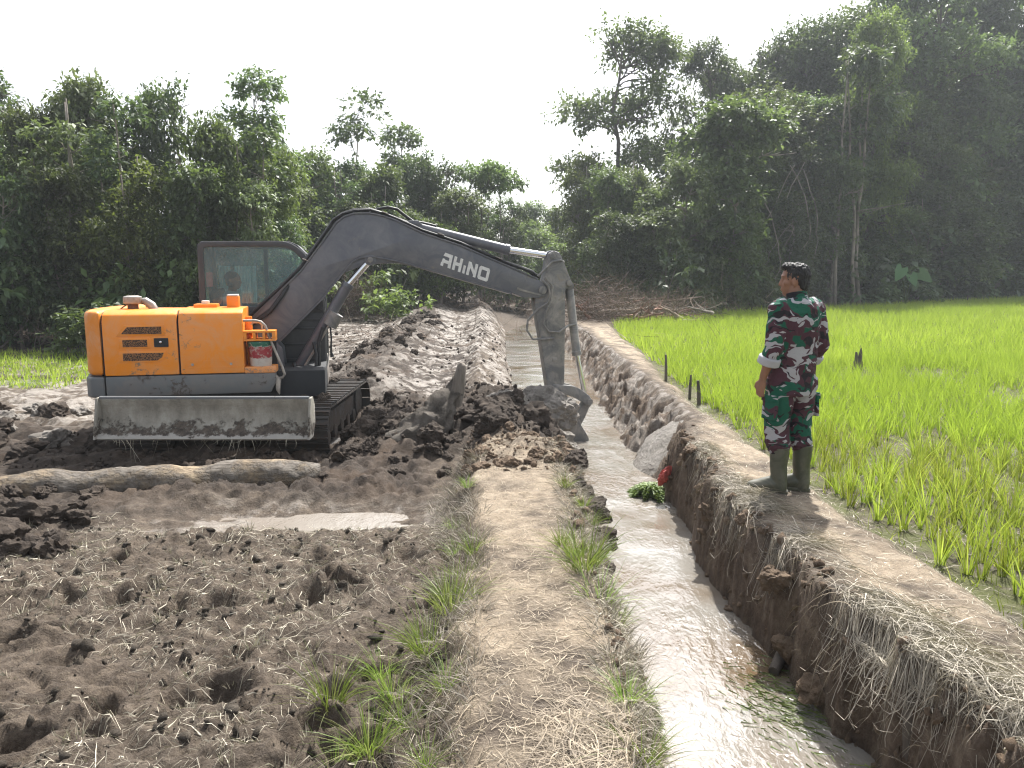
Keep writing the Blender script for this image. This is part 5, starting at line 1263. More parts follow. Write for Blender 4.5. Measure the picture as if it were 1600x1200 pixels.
def soldier():
    X0, Y0 = 2.07, 5.62
    z0 = gz(X0, Y0)
    RZ = R(116)
    Rh = Matrix.Rotation(R(44), 3, 'Z')
    # skeleton (x forward, y left, z up)
    hip = {1: (0, .095, .86), -1: (0, -.095, .86)}
    knee = {1: (.03, .10, .47), -1: (.01, -.10, .47)}
    ank = {1: (0, .095, .09), -1: (-.02, -.115, .09)}
    sho = {1: (-.01, .170, 1.385), -1: (-.01, -.170, 1.385)}
    elb = {1: (-.035, .232, 1.10), -1: (-.045, -.222, 1.10)}
    wri = {1: (.045, .245, .865), -1: (.10, -.19, .90)}
    hc = (.035, .0, 1.565)
    b = MB()
    b.tube([(0, 0, .82), (0, 0, .95), (-.005, 0, 1.10), (-.01, 0, 1.28), (-.012, 0, 1.39), (-.006, 0, 1.44)], [(.155, .10), (.16, .10), (.15, .095), (.175, .105), (.165, .09), (.08, .065)], 18, flat=(0, 1, 0))
    b.tube([(-.012, 0, 1.40), (.0, 0, 1.46), (.015, 0, 1.52)], [.068, .060, .058], 14)
    for s in (1, -1):
        b.tube([hip[s], (.02, s * .105, .66), knee[s], (ank[s][0], ank[s][1], .30), ank[s]], [.082, .075, .056, .046, .040], 14)
        b.tube([ank[s], (ank[s][0] + .05, ank[s][1], .05), (ank[s][0] + .16, ank[s][1] + s * .02, .035)], [(.04, .04), (.045, .035), (.04, .022)], 10, flat=(0, 1, 0))
        b.tube([(-.01, s * .10, 1.385), sho[s], ((sho[s][0] + elb[s][0]) / 2, (sho[s][1] + elb[s][1]) / 2, 1.245), elb[s], tuple(Vector(elb[s]).lerp(Vector(wri[s]), .35)), wri[s]], [.055, .057, .048, .042, .040, .027], 14)
        d = (Vector(wri[s]) - Vector(elb[s])); d.z -= .18
        hand(b, wri[s], d, (.25, -s * 1, 0), (1, s * .15, .2), 1.0, .38)
    head(b, hc, Rh, .98)
    body = remesh(b, 'person', .0066, 3, None, M['skin'])
    body.location = (X0, Y0, z0); body.rotation_euler = (0, 0, RZ)
    tag(body, 'man in camouflage uniform and olive rubber boots standing on the dyke path', 'person')
    # hair: short, fuller on top
    h = MB(); q = lambda x, y, z: Vector(hc) + Rh @ Vector((x, y, z))
    h.ball(q(-.022, 0, .048), (.097, .080, .088), 20, 14, Rh)
    h.ball(q(-.055, 0, -.005), (.058, .072, .085), 16, 10, Rh)
    h.ball(q(.035, 0, .105), (.058, .062, .034), 16, 8, Rh)
    def strands(P): return .010 * fbm3(P[:, 0] * 110, P[:, 1] * 110, P[:, 2] * 40, 5, 2) + .007 * fbm3(P[:, 0] * 40, P[:, 1] * 40, P[:, 2] * 20, 6, 2)
    hair = remesh(h, 'hair', .005, 3, strands, M['hair'], body)
    # jacket: torso, collar and sleeves
    def folds(k, sc):
        def f(P):
            w = fbm3(P[:, 0] * 7, P[:, 1] * 7, P[:, 2] * 7, 3 + k, 2)
            return sc * (1.5 * fbm3(P[:, 0] * 9 + w, P[:, 1] * 9 + w, P[:, 2] * 16 + 2 * w, 11 + k, 3) + .6 * np.sin(P[:, 2] * 60 + 6 * w + P[:, 1] * 25) * np.clip(w + .2, 0, 1))
        return f
    j = MB()
    j.tube([(.0, 0, .735), (0, 0, .76), (.0, 0, .88), (-.005, 0, 1.0), (-.008, 0, 1.12), (-.015, 0, 1.26), (-.018, 0, 1.36), (-.015, 0, 1.415), (-.01, 0, 1.445)],
           [(.196, .138), (.198, .140), (.192, .134), (.185, .128), (.190, .128), (.204, .134), (.200, .120), (.148, .093), (.078, .070)], 26, flat=(0, 1, 0))
    for s in (1, -1):
        mid = Vector(sho[s]).lerp(Vector(elb[s]), .5); fa = Vector(elb[s]).lerp(Vector(wri[s]), .36)
        j.tube([(-.012, s * .10, 1.38), (-.012, s * .165, 1.385), sho[s], mid, elb[s], fa], [.062, .074, .078, .071, .065, .066], 18)
    jk = remesh(j, 'jacket', .0085, 5, folds(0, .0075), M['camo'], body)
    MB().tube([(-.012, 0, 1.425), (.0, 0, 1.465), (.004, 0, 1.485)], [(.072, .070), (.074, .073), (.071, .071)], 20, caps=False, flat=(0, 1, 0)).build('collar', M['camo'], body)
    for s in (1, -1):
        e, w = Vector(elb[s]), Vector(wri[s]); d = (w - e).normalized(); p = e.lerp(w, .30)
        MB().tube([p, p + d * .008, p + d * .055, p + d * .062], [.074, .080, .081, .070], 22).build('rolled_cuff', M['cuff'], body, .003)
    # trousers
    t = MB()
    t.tube([(0, 0, .98), (0, 0, .88), (0, 0, .80), (-.005, 0, .74)], [(.172, .115), (.185, .126), (.188, .128), (.165, .115)], 22, flat=(0, 1, 0))
    for s in (1, -1):
        k, a = Vector(knee[s]), Vector(ank[s])
        t.tube([hip[s], (.012, s * .105, .72), (.02, s * .112, .60), tuple(k), (k.x * .6, k.y + s * .004, .40), (a.x + .006, a.y, .355), (a.x + .0, a.y, .30)],
               [(.108, .118), (.106, .112), (.098, .102), (.090, .092), (.089, .090), (.086, .086), (.064, .064)], 18, flat=(0, 1, 0))
    tr = remesh(t, 'trousers', .0085, 5, folds(5, .009), M['camo'], body)
    for s in (1, -1):
        MB().box((.0, s * .205, .645), (.145, .026, .16), Matrix.Rotation(s * R(4), 3, 'X')).build('cargo_pocket', M['camo'], body, .014, 3)
        MB().box((.0, s * .212, .722), (.15, .016, .05), Matrix.Rotation(s * R(10), 3, 'X')).build('pocket_flap', M['camo'], body, .007, 2)
    # rubber boots
    for s in (1, -1):
        a = Vector(ank[s]); g = MB(); rz = R(46 if s > 0 else 42)
        fw = Vector((math.cos(rz), math.sin(rz), 0))
        f = lambda dx, z: a * 1 + fw * dx + Vector((0, 0, z - a.z))
        g.tube([f(-.005, .345), f(-.005, .30), f(0, .20), f(-.008, .12), f(-.01, .06), f(-.01, .012)], [(.070, .070), (.069, .069), (.063, .064), (.054, .060), (.050, .066), (.047, .062)], 20, flat=(0, 1, 0))
        g.tube([f(-.06, .035), f(.0, .058), f(.06, .062), f(.13, .050), f(.19, .042), f(.222, .034)], [(.040, .034), (.049, .056), (.048, .060), (.052, .044), (.046, .034), (.020, .018)], 18, flat=(-fw.y, fw.x, 0))
        bo = remesh(g, 'boot', .007, 5, lambda P: .004 * fbm3(P[:, 0] * 12, P[:, 1] * 12, P[:, 2] * 22, 17, 3), M['boot'], body)
        so = MB()
        pts = [(-.075, -.036), (-.04, -.045), (.06, -.040), (.15, -.050), (.205, -.038), (.228, 0), (.205, .038), (.15, .050), (.06, .040), (-.04, .045), (-.075, .036)]
        so.prism_z([((a + fw * u + Vector((-fw.y, fw.x, 0)) * v).x, (a + fw * u + Vector((-fw.y, fw.x, 0)) * v).y) for u, v in round_poly(pts, .012, 2)], -.004, .022)
        so.build('sole', M['boot'], bo, .003)
        MB().tube([f(-.005, .338), f(-.005, .350)], .0735, 24).build('rim', M['boot'], bo, .004)
    return body
soldier()

def operator():
    o = ex_world(-.34, .5, 1.30)
    b = MB()
    b.tube([(0, 0, .02), (-.02, 0, .18), (-.05, 0, .36), (-.05, 0, .48), (-.04, 0, .53)], [(.15, .11), (.15, .10), (.175, .10), (.17, .085), (.08, .06)], 16, flat=(0, 1, 0))
    b.tube([(-.045, 0, .50), (-.03, 0, .58)], .055, 12)
    head(b, (-.01, 0, .665), Matrix.Rotation(R(14), 3, 'Z'), .95)
    for s in (1, -1):
        b.tube([(-.05, s * .12, .47), (-.05, s * .18, .46), (-.02, s * .23, .33), (.02, s * .25, .22), (.14, s * .26, .20), (.27, s * .28, .235)], [.05, .055, .046, .042, .036, .028], 12)
        hand(b, (.27, s * .28, .235), (1, 0, .15), (0, 0, -1), (0, -s, 0), 1.0, .6)
        b.tube([(0, s * .08, .07), (.25, s * .12, .09), (.42, s * .13, .07), (.47, s * .13, -.15), (.46, s * .13, -.36)], [.08, .072, .058, .052, .042], 12)
        b.tube([(.45, s * .13, -.38), (.58, s * .13, -.42)], [(.04, .035), (.04, .02)], 10, flat=(0, 1, 0))
    body = remesh(b, 'person', .009, 3, None, M['skin'])
    body.location = o; body.rotation_euler = (0, 0, ETH)
    tag(body, 'operator in a pale shirt seated behind the cab window', 'person')
    j = MB()
    j.tube([(0, 0, .04), (-.02, 0, .18), (-.05, 0, .36), (-.055, 0, .48), (-.045, 0, .54)], [(.18, .14), (.18, .13), (.2, .125), (.19, .105), (.08, .07)], 18, flat=(0, 1, 0))
    for s in (1, -1): j.tube([(-.05, s * .12, .47), (-.05, s * .18, .46), (-.02, s * .23, .33), (.02, s * .25, .23)], [.065, .075, .066, .062], 14)
    remesh(j, 'shirt', .012, 4, None, M['shirt'], body)
    t = MB()
    for s in (1, -1): t.tube([(-.06, s * .07, .07), (.25, s * .12, .09), (.43, s * .13, .07), (.48, s * .13, -.15), (.47, s * .13, -.34)], [.11, .095, .082, .075, .07], 14)
    remesh(t, 'trousers', .014, 4, None, M['trouser'], body)
    h = MB(); h.ball((-.035, 0, .715), (.095, .08, .085), 16, 10); h.ball((-.06, 0, .665), (.06, .07, .08), 14, 8)
    remesh(h, 'hair', .008, 3, None, M['hair'], body)
operator()

# ------------------------------------------------------------------ logs, stump, clods
def disp_tube(P, rad, seg, seed, amp, freq):
    m = MB().tube(P, rad, seg)
    V = np.array([tuple(v) for v in m.v]); n = len(V)
    d = fbm3(V[:, 0] * freq, V[:, 1] * freq, V[:, 2] * freq, seed, 3)
    c = np.repeat(np.array([tuple(p) for p in P]), seg, 0)
    dirv = V - c; dirv /= np.linalg.norm(dirv, axis=1, keepdims=True) + 1e-9
    V = V + dirv * (amp * d)[:, None]
    m.v = [tuple(v) for v in V]
    return m

def fallen_log():
    n = 110; a, b = Vector((-5.2, 6.28, -.27)), Vector((-1.66, 6.86, -.21))
    P = [a.lerp(b, i / n) + Vector((0, .03 * math.sin(i * .17), .02 * math.sin(i * .23))) for i in range(n + 1)]
    rad = [.17 + .006 * math.sin(i * .4) for i in range(n + 1)]
    for i in range(n - 5, n + 1): rad[i] = .165 - .012 * (i - n + 5)
    m = disp_tube(P, rad, 40, 4, .016, 13)
    # the broken end is cut on a slant and hollowed
    V = [list(v) for v in m.v]
    for k, v in enumerate(V):
        t = (v[0] + 2.2) / .55
        if t > 0: v[0] += .16 * max(0, (v[2] + .12)) * min(1, t) * 6 - .10 * min(1, t)
    m.v = [tuple(v) for v in V]
    o = m.build('fallen_log', M['log'], None, smooth=50)
    ang = R(9.3)
    tag(o, 'long weathered grey log lying in the mud in front of the dozer blade', 'log')
fallen_log()

M['stump'] = soil('muddy_stump_wood', (.04, .033, .027), (.105, .09, .074), (.205, .182, .155), 8, .95, .9)
def stump():
    P = [(-1.12, 8.0, -.50), (-1.02, 8.04, -.26), (-.90, 8.1, -.04), (-.76, 8.2, .17), (-.66, 8.38, .32), (-.60, 8.40, .46), (-.56, 8.41, .56)]
    RR = [(.50, .36), (.36, .27), (.25, .20), (.16, .14), (.10, .085), (.072, .062), (.03, .03)]
    tt = np.linspace(0, 6, 34); P = [tuple(np.interp(t, range(7), [q[k] for q in P]) for k in range(3)) for t in tt]
    RR = [(float(np.interp(t, range(7), [q[0] for q in RR])), float(np.interp(t, range(7), [q[1] for q in RR]))) for t in tt]
    m = disp_tube([Vector(p) for p in P], RR, 40, 9, .13, 9)
    o = m.build('tree_stump', M['stump'], None, smooth=60)
    for q, r in (([(-.62, 8.37, .18), (-.60, 8.36, .34), (-.58, 8.36, .47), (-.555, 8.37, .62), (-.55, 8.37, .655)], [.07, .075, .065, .055, .035]),
                 ([(-.86, 8.30, -.02), (-.84, 8.27, .12), (-.80, 8.26, .24), (-.77, 8.26, .33)], [.09, .075, .06, .04])):
        disp_tube([Vector(p) for p in q], r, 12, 14, .03, 9).build('splinter', M['bark'], o, smooth=50)
    for q, r in (([(-1.05, 8.2, -.38), (-1.3, 8.1, -.40), (-1.6, 8.0, -.42)], [.13, .08, .03]), ([(-.85, 8.15, -.34), (-.75, 7.95, -.36), (-.7, 7.75, -.37)], [.12, .08, .03])):
        disp_tube([Vector(p) for p in q], r, 10, 16, .02, 7).build('root', M['clay'], o, smooth=50)
    tag(o, 'torn grey tree stump leaning in the churned peat left of the bucket', 'stump')
stump()

def clod_mesh(name, seed, sub=4, amp=.5):
    bm = bmesh.new(); bmesh.ops.create_icosphere(bm, subdivisions=sub, radius=1)
    P = np.array([v.co[:] for v in bm.verts])
    d = fbm3(P[:, 0] * 1.4 + seed, P[:, 1] * 1.4, P[:, 2] * 1.4, seed, 3, .6) * amp * 1.3 - amp * .5 * np.abs(fbm3(P[:, 0] * 3.2, P[:, 1] * 3.2 + seed, P[:, 2] * 3.2, seed + 3, 3, .65))
    d = d + .16 * (np.abs(fbm3(P[:, 0] * 6 + seed, P[:, 1] * 6, P[:, 2] * 6, seed + 9, 3, .7)) - .25) + .05 * fbm3(P[:, 0] * 22, P[:, 1] * 22, P[:, 2] * 22, seed + 5, 2)
    P = P * (1 + d)[:, None]; P[:, 2] *= .72
    for v, p in zip(bm.verts, P): v.co = p
    me = bpy.data.meshes.new(name); bm.to_mesh(me); bm.free()
    me.polygons.foreach_set('use_smooth', [True] * len(me.polygons)); me.set_sharp_from_angle(angle=R(30))
    return me
CL = {}
for mt in ('peat', 'clay', 'brownclod'):
    CL[mt] = []
    for i in range(5):
        me_ = clod_mesh('earth_clod', 40 + i + len(mt) * 5); me_.materials.append(M[mt]); CL[mt].append(me_)
def put_clod(x, y, s, mt, label, group, dz=0.0, name='earth_clod'):
    o = link_mesh(name, CL[mt][int(RNG.integers(5))])
    o.location = (x, y, gz(x, y) + s * .12 + dz); o.scale = (s * RNG.uniform(.8, 1.25), s * RNG.uniform(.8, 1.2), s * RNG.uniform(.75, 1.2))
    o.rotation_euler = (RNG.normal(0, .3), RNG.normal(0, .3), RNG.uniform(0, 6.28))
    return tag(o, label, 'clod', group)
# around the stump and bucket
for i in range(44):
    x = RNG.uniform(-1.7, .45); y = RNG.uniform(7.55, 9.4)
    if (x + .95) ** 2 + (y - 8.0) ** 2 < .14: continue
    put_clod(x, y, RNG.uniform(.07, .19), 'peat', 'dark peat clod in the heap between stump and bucket', 'peat clods by the stump')
for i in range(30):
    put_clod(RNG.uniform(-4.9, -3.1), RNG.uniform(4.85, 6.0), RNG.uniform(.07, .17), 'peat', 'dark peat clod in the pile at the left end of the log', 'peat clods by the log')
for i in range(34):
    t = RNG.uniform(0, 1); y = 11.5 + t * 16
    put_clod(float(water_left(y)) - 2.95 + RNG.normal(0, .38), y, RNG.uniform(.09, .22), 'peat', 'dark clod on the ridge left of the dug ditch', 'clods along the spoil ridge')
for i in range(34):
    put_clod(RNG.uniform(-.45, .55), RNG.uniform(6.3, 7.8), RNG.uniform(.035, .085), 'brownclod', 'reddish brown clod on the broken end of the dyke path', 'clods on the broken dyke end')
for i in range(22):
    x, y = RNG.uniform(-7.5, -4.7), RNG.uniform(8.2, 11.2)
    put_clod(x, y, RNG.uniform(.09, .24), 'peat' if RNG.random() < .6 else 'clay', 'mud clod left of the excavator tracks', 'clods left of the excavator')
for (x, y, s) in ((1.27, 9.1, .07), (1.33, 9.4, .05), (1.22, 9.9, .06), (1.36, 8.75, .09), (1.3, 8.0, .08), (1.2, 10.9, .05), (1.25, 11.6, .06)):
    put_clod(x, y, s, 'clay', 'clay lump fallen at the foot of the cut right bank', 'lumps at the foot of the right bank', .05)
for i in range(16):
    y = RNG.uniform(4.3, 7.4); put_clod(float(path_right(y)) + RNG.uniform(.08, .26), y, RNG.uniform(.05, .12), 'peat', 'dark crumbling clod on the left bank of the ditch', 'clods on the left bank', .03)
for i in range(14):
    x = RNG.uniform(-1.95, -1.55); y = RNG.uniform(8.4, 10.9); put_clod(x, y, RNG.uniform(.08, .17), 'peat', 'peat clod pushed up along the right track of the excavator', 'clods along the right track', .03)
for i in range(24):
    put_clod(RNG.uniform(-3.0, -.6), RNG.uniform(6.75, 7.7), RNG.uniform(.04, .10), 'peat', 'dark peat clod between the log and the excavator', 'clods between log and excavator')
for i in range(9):
    x = RNG.uniform(-4.8, -3.0); put_clod(x, 6.1 + .17 * (x + 5.2) + RNG.uniform(-.1, .05), RNG.uniform(.06, .12), 'peat', 'peat clod lying against the front of the log', 'clods against the log')
for i in range(18):
    y = RNG.uniform(3.3, 7.6); put_clod(float(right_top(y)) - RNG.uniform(.0, .16), y, RNG.uniform(.04, .10), 'brownclod', 'brown clod breaking from the face of the right bank', 'clods on the right bank', .0)
for i in range(12):
    o = put_clod(EX + .885 + RNG.uniform(-.22, .22), RNG.uniform(8.6, 10.7), RNG.uniform(.04, .085), 'peat', 'peat clod lying on the top run of the right track', 'clods on the right track'); o.location.z = EZ + .60
# big mud load heaped before the bucket
def heap(name, c, r, mat, seed, label, n=4, amp=.30):
    me_ = clod_mesh(name, seed, 5, amp); me_.materials.append(mat)
    o = link_mesh(name, me_); o.location = c; o.scale = r; o.rotation_euler = (0, 0, seed)
    return tag(o, label, 'mud heap')
heap('mud_heap', (.36, 9.95, -.20), (.50, .40, .50), M['clay'], 3, 'grey clay slab heaped in the bucket')
heap('mud_heap', (.0, 9.6, -.20), (.46, .40, .48), M['clay'], 8, 'grey and brown mud mound left of the bucket')
heap('mud_heap', (-.28, 9.2, -.26), (.44, .36, .42), M['peat'], 5, 'dark torn peat mound between stump and bucket')
heap('mud_heap', (.42, 8.9, -.42), (.38, .32, .36), M['clay'], 12, 'low grey mud lump in front of the bucket')
sl = heap('mud_heap', (1.76, 8.55, -.36), (.48, .52, .085), M['clay'], 15, 'smooth grey clay slab leaning on the cut right bank', amp=.12)
sl.rotation_euler = (.12, R(-44), .10)
heap('mud_heap', (-.5, 8.75, -.22), (.40, .36, .34), M['peat'], 21, 'dark peat mound directly behind the stump')
heap('mud_heap', (-1.2, 8.7, -.30), (.34, .34, .30), M['peat'], 23, 'dark peat mound left of the stump, beside the track')
heap('mud_heap', (-.38, 8.2, -.20), (.30, .26, .28), M['brownclod'], 26, 'brown torn peat mound against the right foot of the stump')
# small crumbs: nobody could count them
def crumbs(name, pts, sizes, mat, label):
    bm = bmesh.new(); bmesh.ops.create_icosphere(bm, subdivisions=1, radius=1)
    B = np.array([v.co[:] for v in bm.verts]); Fb = np.array([[v.index for v in f.verts] for f in bm.faces]); bm.free()
    n = len(pts); nb = len(B)
    J = 1 + RNG.normal(0, .38, (n, nb, 1))
    S = sizes[:, None, None] * RNG.uniform(.6, 1.3, (n, 1, 3))
    V = (B[None] * J * S + pts[:, None, :]).reshape(-1, 3)
    F = (Fb[None] + (np.arange(n) * nb)[:, None, None]).reshape(-1, 3)
    me = mesh_np(name, V, F, mat, False)
    return tag(link_mesh(name, me), label, None, None, 'stuff')
def scatter(n, x0, x1, y0, y1, ypow=1.0):
    x = RNG.uniform(x0, x1, n); y = y0 + (y1 - y0) * RNG.random(n) ** ypow
    return x, y
x, y = scatter(2600, -5.5, .5, 7.4, 11.6)
keep = ~((np.abs(x + 3.22) < 1.25) & (y > 8.3)); x, y = x[keep], y[keep]
s = .012 + .035 * RNG.random(len(x)) ** 3
crumbs('peat_crumbs', np.stack([x, y, ground_z(x, y) + s * .15], -1), s, M['peat'], 'loose dark peat crumbs around the excavator')
x, y = scatter(2600, -4.5, -.3, 1.8, 5.6, 1.5)
s = .005 + .026 * RNG.random(len(x)) ** 5
crumbs('soil_crumbs', np.stack([x, y, ground_z(x, y) + s * .15], -1), s, M['fieldclod'], 'loose soil crumbs on the trampled field')
x, y = scatter(800, -.45, .6, 6.2, 7.8)
s = .005 + .018 * RNG.random(len(x)) ** 3
crumbs('dyke_crumbs', np.stack([x, y, ground_z(x, y) + s * .15], -1), s, M['brownclod'], 'loose reddish crumbs on the broken dyke end')
y = RNG.uniform(11, 26, 1500); x = water_left(y) - RNG.uniform(.1, 6.5, len(y))
s = .012 + .04 * RNG.random(len(x)) ** 4
crumbs('bench_crumbs', np.stack([x, y, ground_z(x, y) + s * .15], -1), s, M['peat'], 'loose mud crumbs on the churned bench beside the ditch')
y = RNG.uniform(2.0, 8.0, 1500); x = np.where(RNG.random(len(y)) < .55, right_top(y) - RNG.uniform(-.1, .3, len(y)), path_right(y) + RNG.uniform(-.02, .3, len(y)))
s = .008 + .03 * RNG.random(len(x)) ** 3
crumbs('bank_crumbs', np.stack([x, y, ground_z(x, y) + s * .3], -1), s, M['brownclod'], 'crumbled soil on the ditch banks')

# ------------------------------------------------------------------ stakes, sticks, bag, moss, debris
def stick(name, P, rad, mat, label, cat, group=None, seed=1, seg=9):
    return tag(disp_tube([Vector(p) for p in P], rad, seg, seed, max(rad) * .25 if isinstance(rad, list) else rad * .25, 9).build(name, mat, None, smooth=50), label, cat, group)
for (x, y, h, r, dx, lab) in ((2.43, 12.0, .44, .024, -.015, 'leftmost of the three thin stakes on the right bank, standing a little apart'), (2.47, 10.55, .34, .021, .01, 'middle one of the three thin wooden stakes at the paddy edge'), (2.50, 10.1, .33, .026, -.03, 'rightmost of the three thin stakes, leaning slightly left')):
    z = gz(x, y); stick('stake', [(x, y, z - .15), (x + dx * .4, y, z + h * .5), (x + dx, y, z + h)], [r, r * .95, r * .7], M['bark_dark'], lab, 'stake')
z = WATER_Z
stick('dead_stick', [(1.46, 4.02, z + .02), (1.55, 4.15, z + .05), (1.63, 4.27, z + .10)], [.03, .036, .024], M['bark_dark'], 'short charred stick lying at the foot of the right bank', 'stick', None, 3)
z = gz(1.75, 3.02)
stick('broken_post', [(1.70, 3.02, WATER_Z - .1), (1.69, 3.03, -.30), (1.69, 3.04, -.15)], [.028, .028, .024], M['bark_dark'], 'dark broken post sunk in the right bank near the camera', 'post', None, 5)
# burnt stump in the paddy
def paddy_stump(x, y, h, label, n=4):
    z = gz(x, y); o = MB()
    o = disp_tube([Vector((x, y, z - .1)), Vector((x, y, z + h * .35)), Vector((x + .01, y, z + h * .55))], [(.10, .07), (.085, .06), (.06, .05)], 12, 3, .03, 9).build('burnt_stump', M['bark_dark'], None, smooth=50)
    for k in range(n):
        dx = (k - (n - 1) / 2) * .07
        disp_tube([Vector((x + dx * .7, y, z + h * .3)), Vector((x + dx, y, z + h * .7)), Vector((x + dx * 1.2, y, z + h * (.85 + .2 * (k % 2))))], [.04, .032, .014], 8, k, .015, 12).build('splinter', M['bark_dark'], o, smooth=50)
    tag(o, label, 'stump')
paddy_stump(6.3, 13.9, .38, 'small charred stump standing in the rice right of the man', 2)
paddy_stump(13.4, 16.8, .3, 'low dark stump in the rice at the right edge of the picture', 3)
# red plastic bag on the bank
def bag():
    me_ = clod_mesh('plastic_bag', 77, 4, .75); me_.materials.append(M['bag'])
    o = link_mesh('plastic_bag', me_); o.location = (1.50, 7.35, -.36); o.scale = (.075, .035, .14); o.rotation_euler = (.3, .5, .6)
    tag(o, 'crumpled red plastic bag on the right ditch bank', 'bag')
bag()

# ------------------------------------------------------------------ grasses, rice, straw
def ribbons(P, D, L, W, bend, segs=3, drape=None, rnd=None):
    """P (n,3) roots, D (n,3) unit directions, bend (n,3) added with t^2; returns V, F, rnd"""
    n = len(P)
    S = np.cross(D, rand_dir(n)); S /= np.linalg.norm(S, axis=1, keepdims=True) + 1e-9
    V = np.empty((n, segs + 1, 2, 3))
    for k in range(segs + 1):
        t = k / segs
        c = P + D * (L * t)[:, None] + bend * (L * t * t)[:, None]
        w = (W * (1 - t ** 1.6) + W * .06)[:, None] * .5
        V[:, k, 0] = c - S * w; V[:, k, 1] = c + S * w
    if drape is not None:
        flat = V.reshape(-1, 3); flat[:, 2] = ground_z(flat[:, 0], flat[:, 1]) + np.repeat(drape, (segs + 1) * 2) * np.tile(np.repeat(1 + .8 * np.sin(np.linspace(0, 3.1, segs + 1)), 2), n) + S[:, 2].repeat((segs + 1) * 2) * .002
        V = flat.reshape(n, segs + 1, 2, 3)
    b = (np.arange(n) * (segs + 1) * 2)[:, None]
    F = np.concatenate([b + np.array([[2 * k, 2 * k + 1, 2 * k + 3, 2 * k + 2]]) for k in range(segs)], 0)
    if rnd is None: rnd = RNG.random(n)
    return V.reshape(-1, 3), F, np.repeat(rnd, (segs + 1) * 2)

def ribbon_mesh(name, parts, mat):
    Vs, Fs, Rs = [], [], []; o = 0
    for V, F, r in parts: Vs.append(V); Fs.append(F + o); Rs.append(r); o += len(V)
    return mesh_np(name, np.concatenate(Vs), np.concatenate(Fs), mat, False, {'rnd': ('FLOAT', np.concatenate(Rs))})

def tuft(n, h, spread, width, bend=.5, lean=.35, segs=3, rmin=0.0, rmax=1.0):
    a = RNG.uniform(0, 2 * PI, n); r = spread * np.sqrt(RNG.random(n))
    P = np.stack([r * np.cos(a), r * np.sin(a), np.full(n, -.01)], -1)
    D = np.stack([np.cos(a) * lean * RNG.random(n), np.sin(a) * lean * RNG.random(n), np.ones(n)], -1) + RNG.normal(0, .10, (n, 3))
    D /= np.linalg.norm(D, axis=1, keepdims=True)
    B = np.stack([np.cos(a), np.sin(a), -np.full(n, .7)], -1) * (bend * RNG.random(n))[:, None]
    L = h * RNG.uniform(.5, 1.05, n)
    return ribbons(P, D, L, width * RNG.uniform(.6, 1.3, n), B, segs, None, RNG.uniform(rmin, rmax, n))

# --- rice
RICE = [ribbon_mesh('rice_plant', [tuft(int(RNG.integers(13, 21)), .385, .026, .0085, .36, .28, 4)], M['rice']) for _ in range(10)]
cand = []
sp = .16
gx, gy = np.meshgrid(np.arange(2.4, 12, sp), np.arange(2.6, 15, sp))
px = gx.ravel() + RNG.uniform(-.075, .075, gx.size); py = gy.ravel() + RNG.uniform(-.075, .075, gx.size)
ok = (px > field_edge(py) + .10 + .12 * RNG.random(len(px))) & (px < .72 * py + .9) & (RNG.random(len(px)) < .88)
px, py = px[ok], py[ok]
patch = fbm(px * .9, py * .9, 301, 2)
ok = patch > -.46 + .2 * RNG.random(len(patch)); px, py, patch = px[ok], py[ok], patch[ok]
order = np.argsort(np.hypot(px, py))
px, py, patch = px[order], py[order], patch[order]
pz = ground_z(px, py)
for i in range(300):
    o = link_mesh('rice_plant', RICE[int(RNG.integers(10))])
    s = RNG.uniform(.75, 1.12) * (1 + .2 * patch[i])
    o.location = (px[i], py[i], pz[i]); o.rotation_euler = (RNG.normal(0, .06), RNG.normal(0, .06), RNG.uniform(0, 6.28)); o.scale = (s, s, s)
    tag(o, 'young rice plant in the nearest rows of the paddy beside the dyke path', 'rice plant', 'nearest rice plants')
def rice_mass(px, py, pz, per, h, w, segs, spread):
    n = len(px); N = n * per
    a = RNG.uniform(0, 2 * PI, N); r = spread * np.sqrt(RNG.random(N))
    P = np.stack([np.repeat(px, per) + r * np.cos(a), np.repeat(py, per) + r * np.sin(a), np.repeat(pz, per)], -1)
    D = np.stack([np.cos(a) * .22, np.sin(a) * .22, np.ones(N)], -1) + RNG.normal(0, .10, (N, 3)); D /= np.linalg.norm(D, axis=1, keepdims=True)
    B = np.stack([np.cos(a), np.sin(a), -np.full(N, .6)], -1) * (.4 * RNG.random(N))[:, None]
    tone = np.repeat(np.clip(.5 + .5 * fbm(px * .5, py * .5, 311, 3), 0, 1), per)
    return ribbons(P, D, h * RNG.uniform(.55, 1.05, N), np.full(N, w), B, segs, None, np.clip(.65 * tone + .4 * RNG.random(N), 0, 1))
fx, fy = [], []
y = 14.5
while y < 64:
    st = .22 + .006 * (y - 14)
    x0 = float(field_edge(y)) + .2; x1 = .72 * y + 1.5
    xx = np.arange(x0, x1, st); fx.append(xx + RNG.uniform(-.1, .1, len(xx))); fy.append(np.full(len(xx), y) + RNG.uniform(-.1, .1, len(xx)))
    y += st
fx, fy = np.concatenate(fx), np.concatenate(fy)
lim = np.interp(fx, [3, 5, 8.5, 17, 38, 60], [26.5, 28.3, 33.2, 39.6, 56.5, 74])
ok = (fy < lim) & (RNG.random(len(fx)) < .95); fx, fy = fx[ok], fy[ok]
parts = [rice_mass(px[300:], py[300:], pz[300:], 14, .43, .0095, 2, .035), rice_mass(fx, fy, ground_z(fx, fy), 9, .42, .022, 1, .11)]
tag(link_mesh('rice_crop', ribbon_mesh('rice_crop', parts, M['rice'])), 'bright green young rice filling the paddy to the forest edge', None, None, 'stuff')
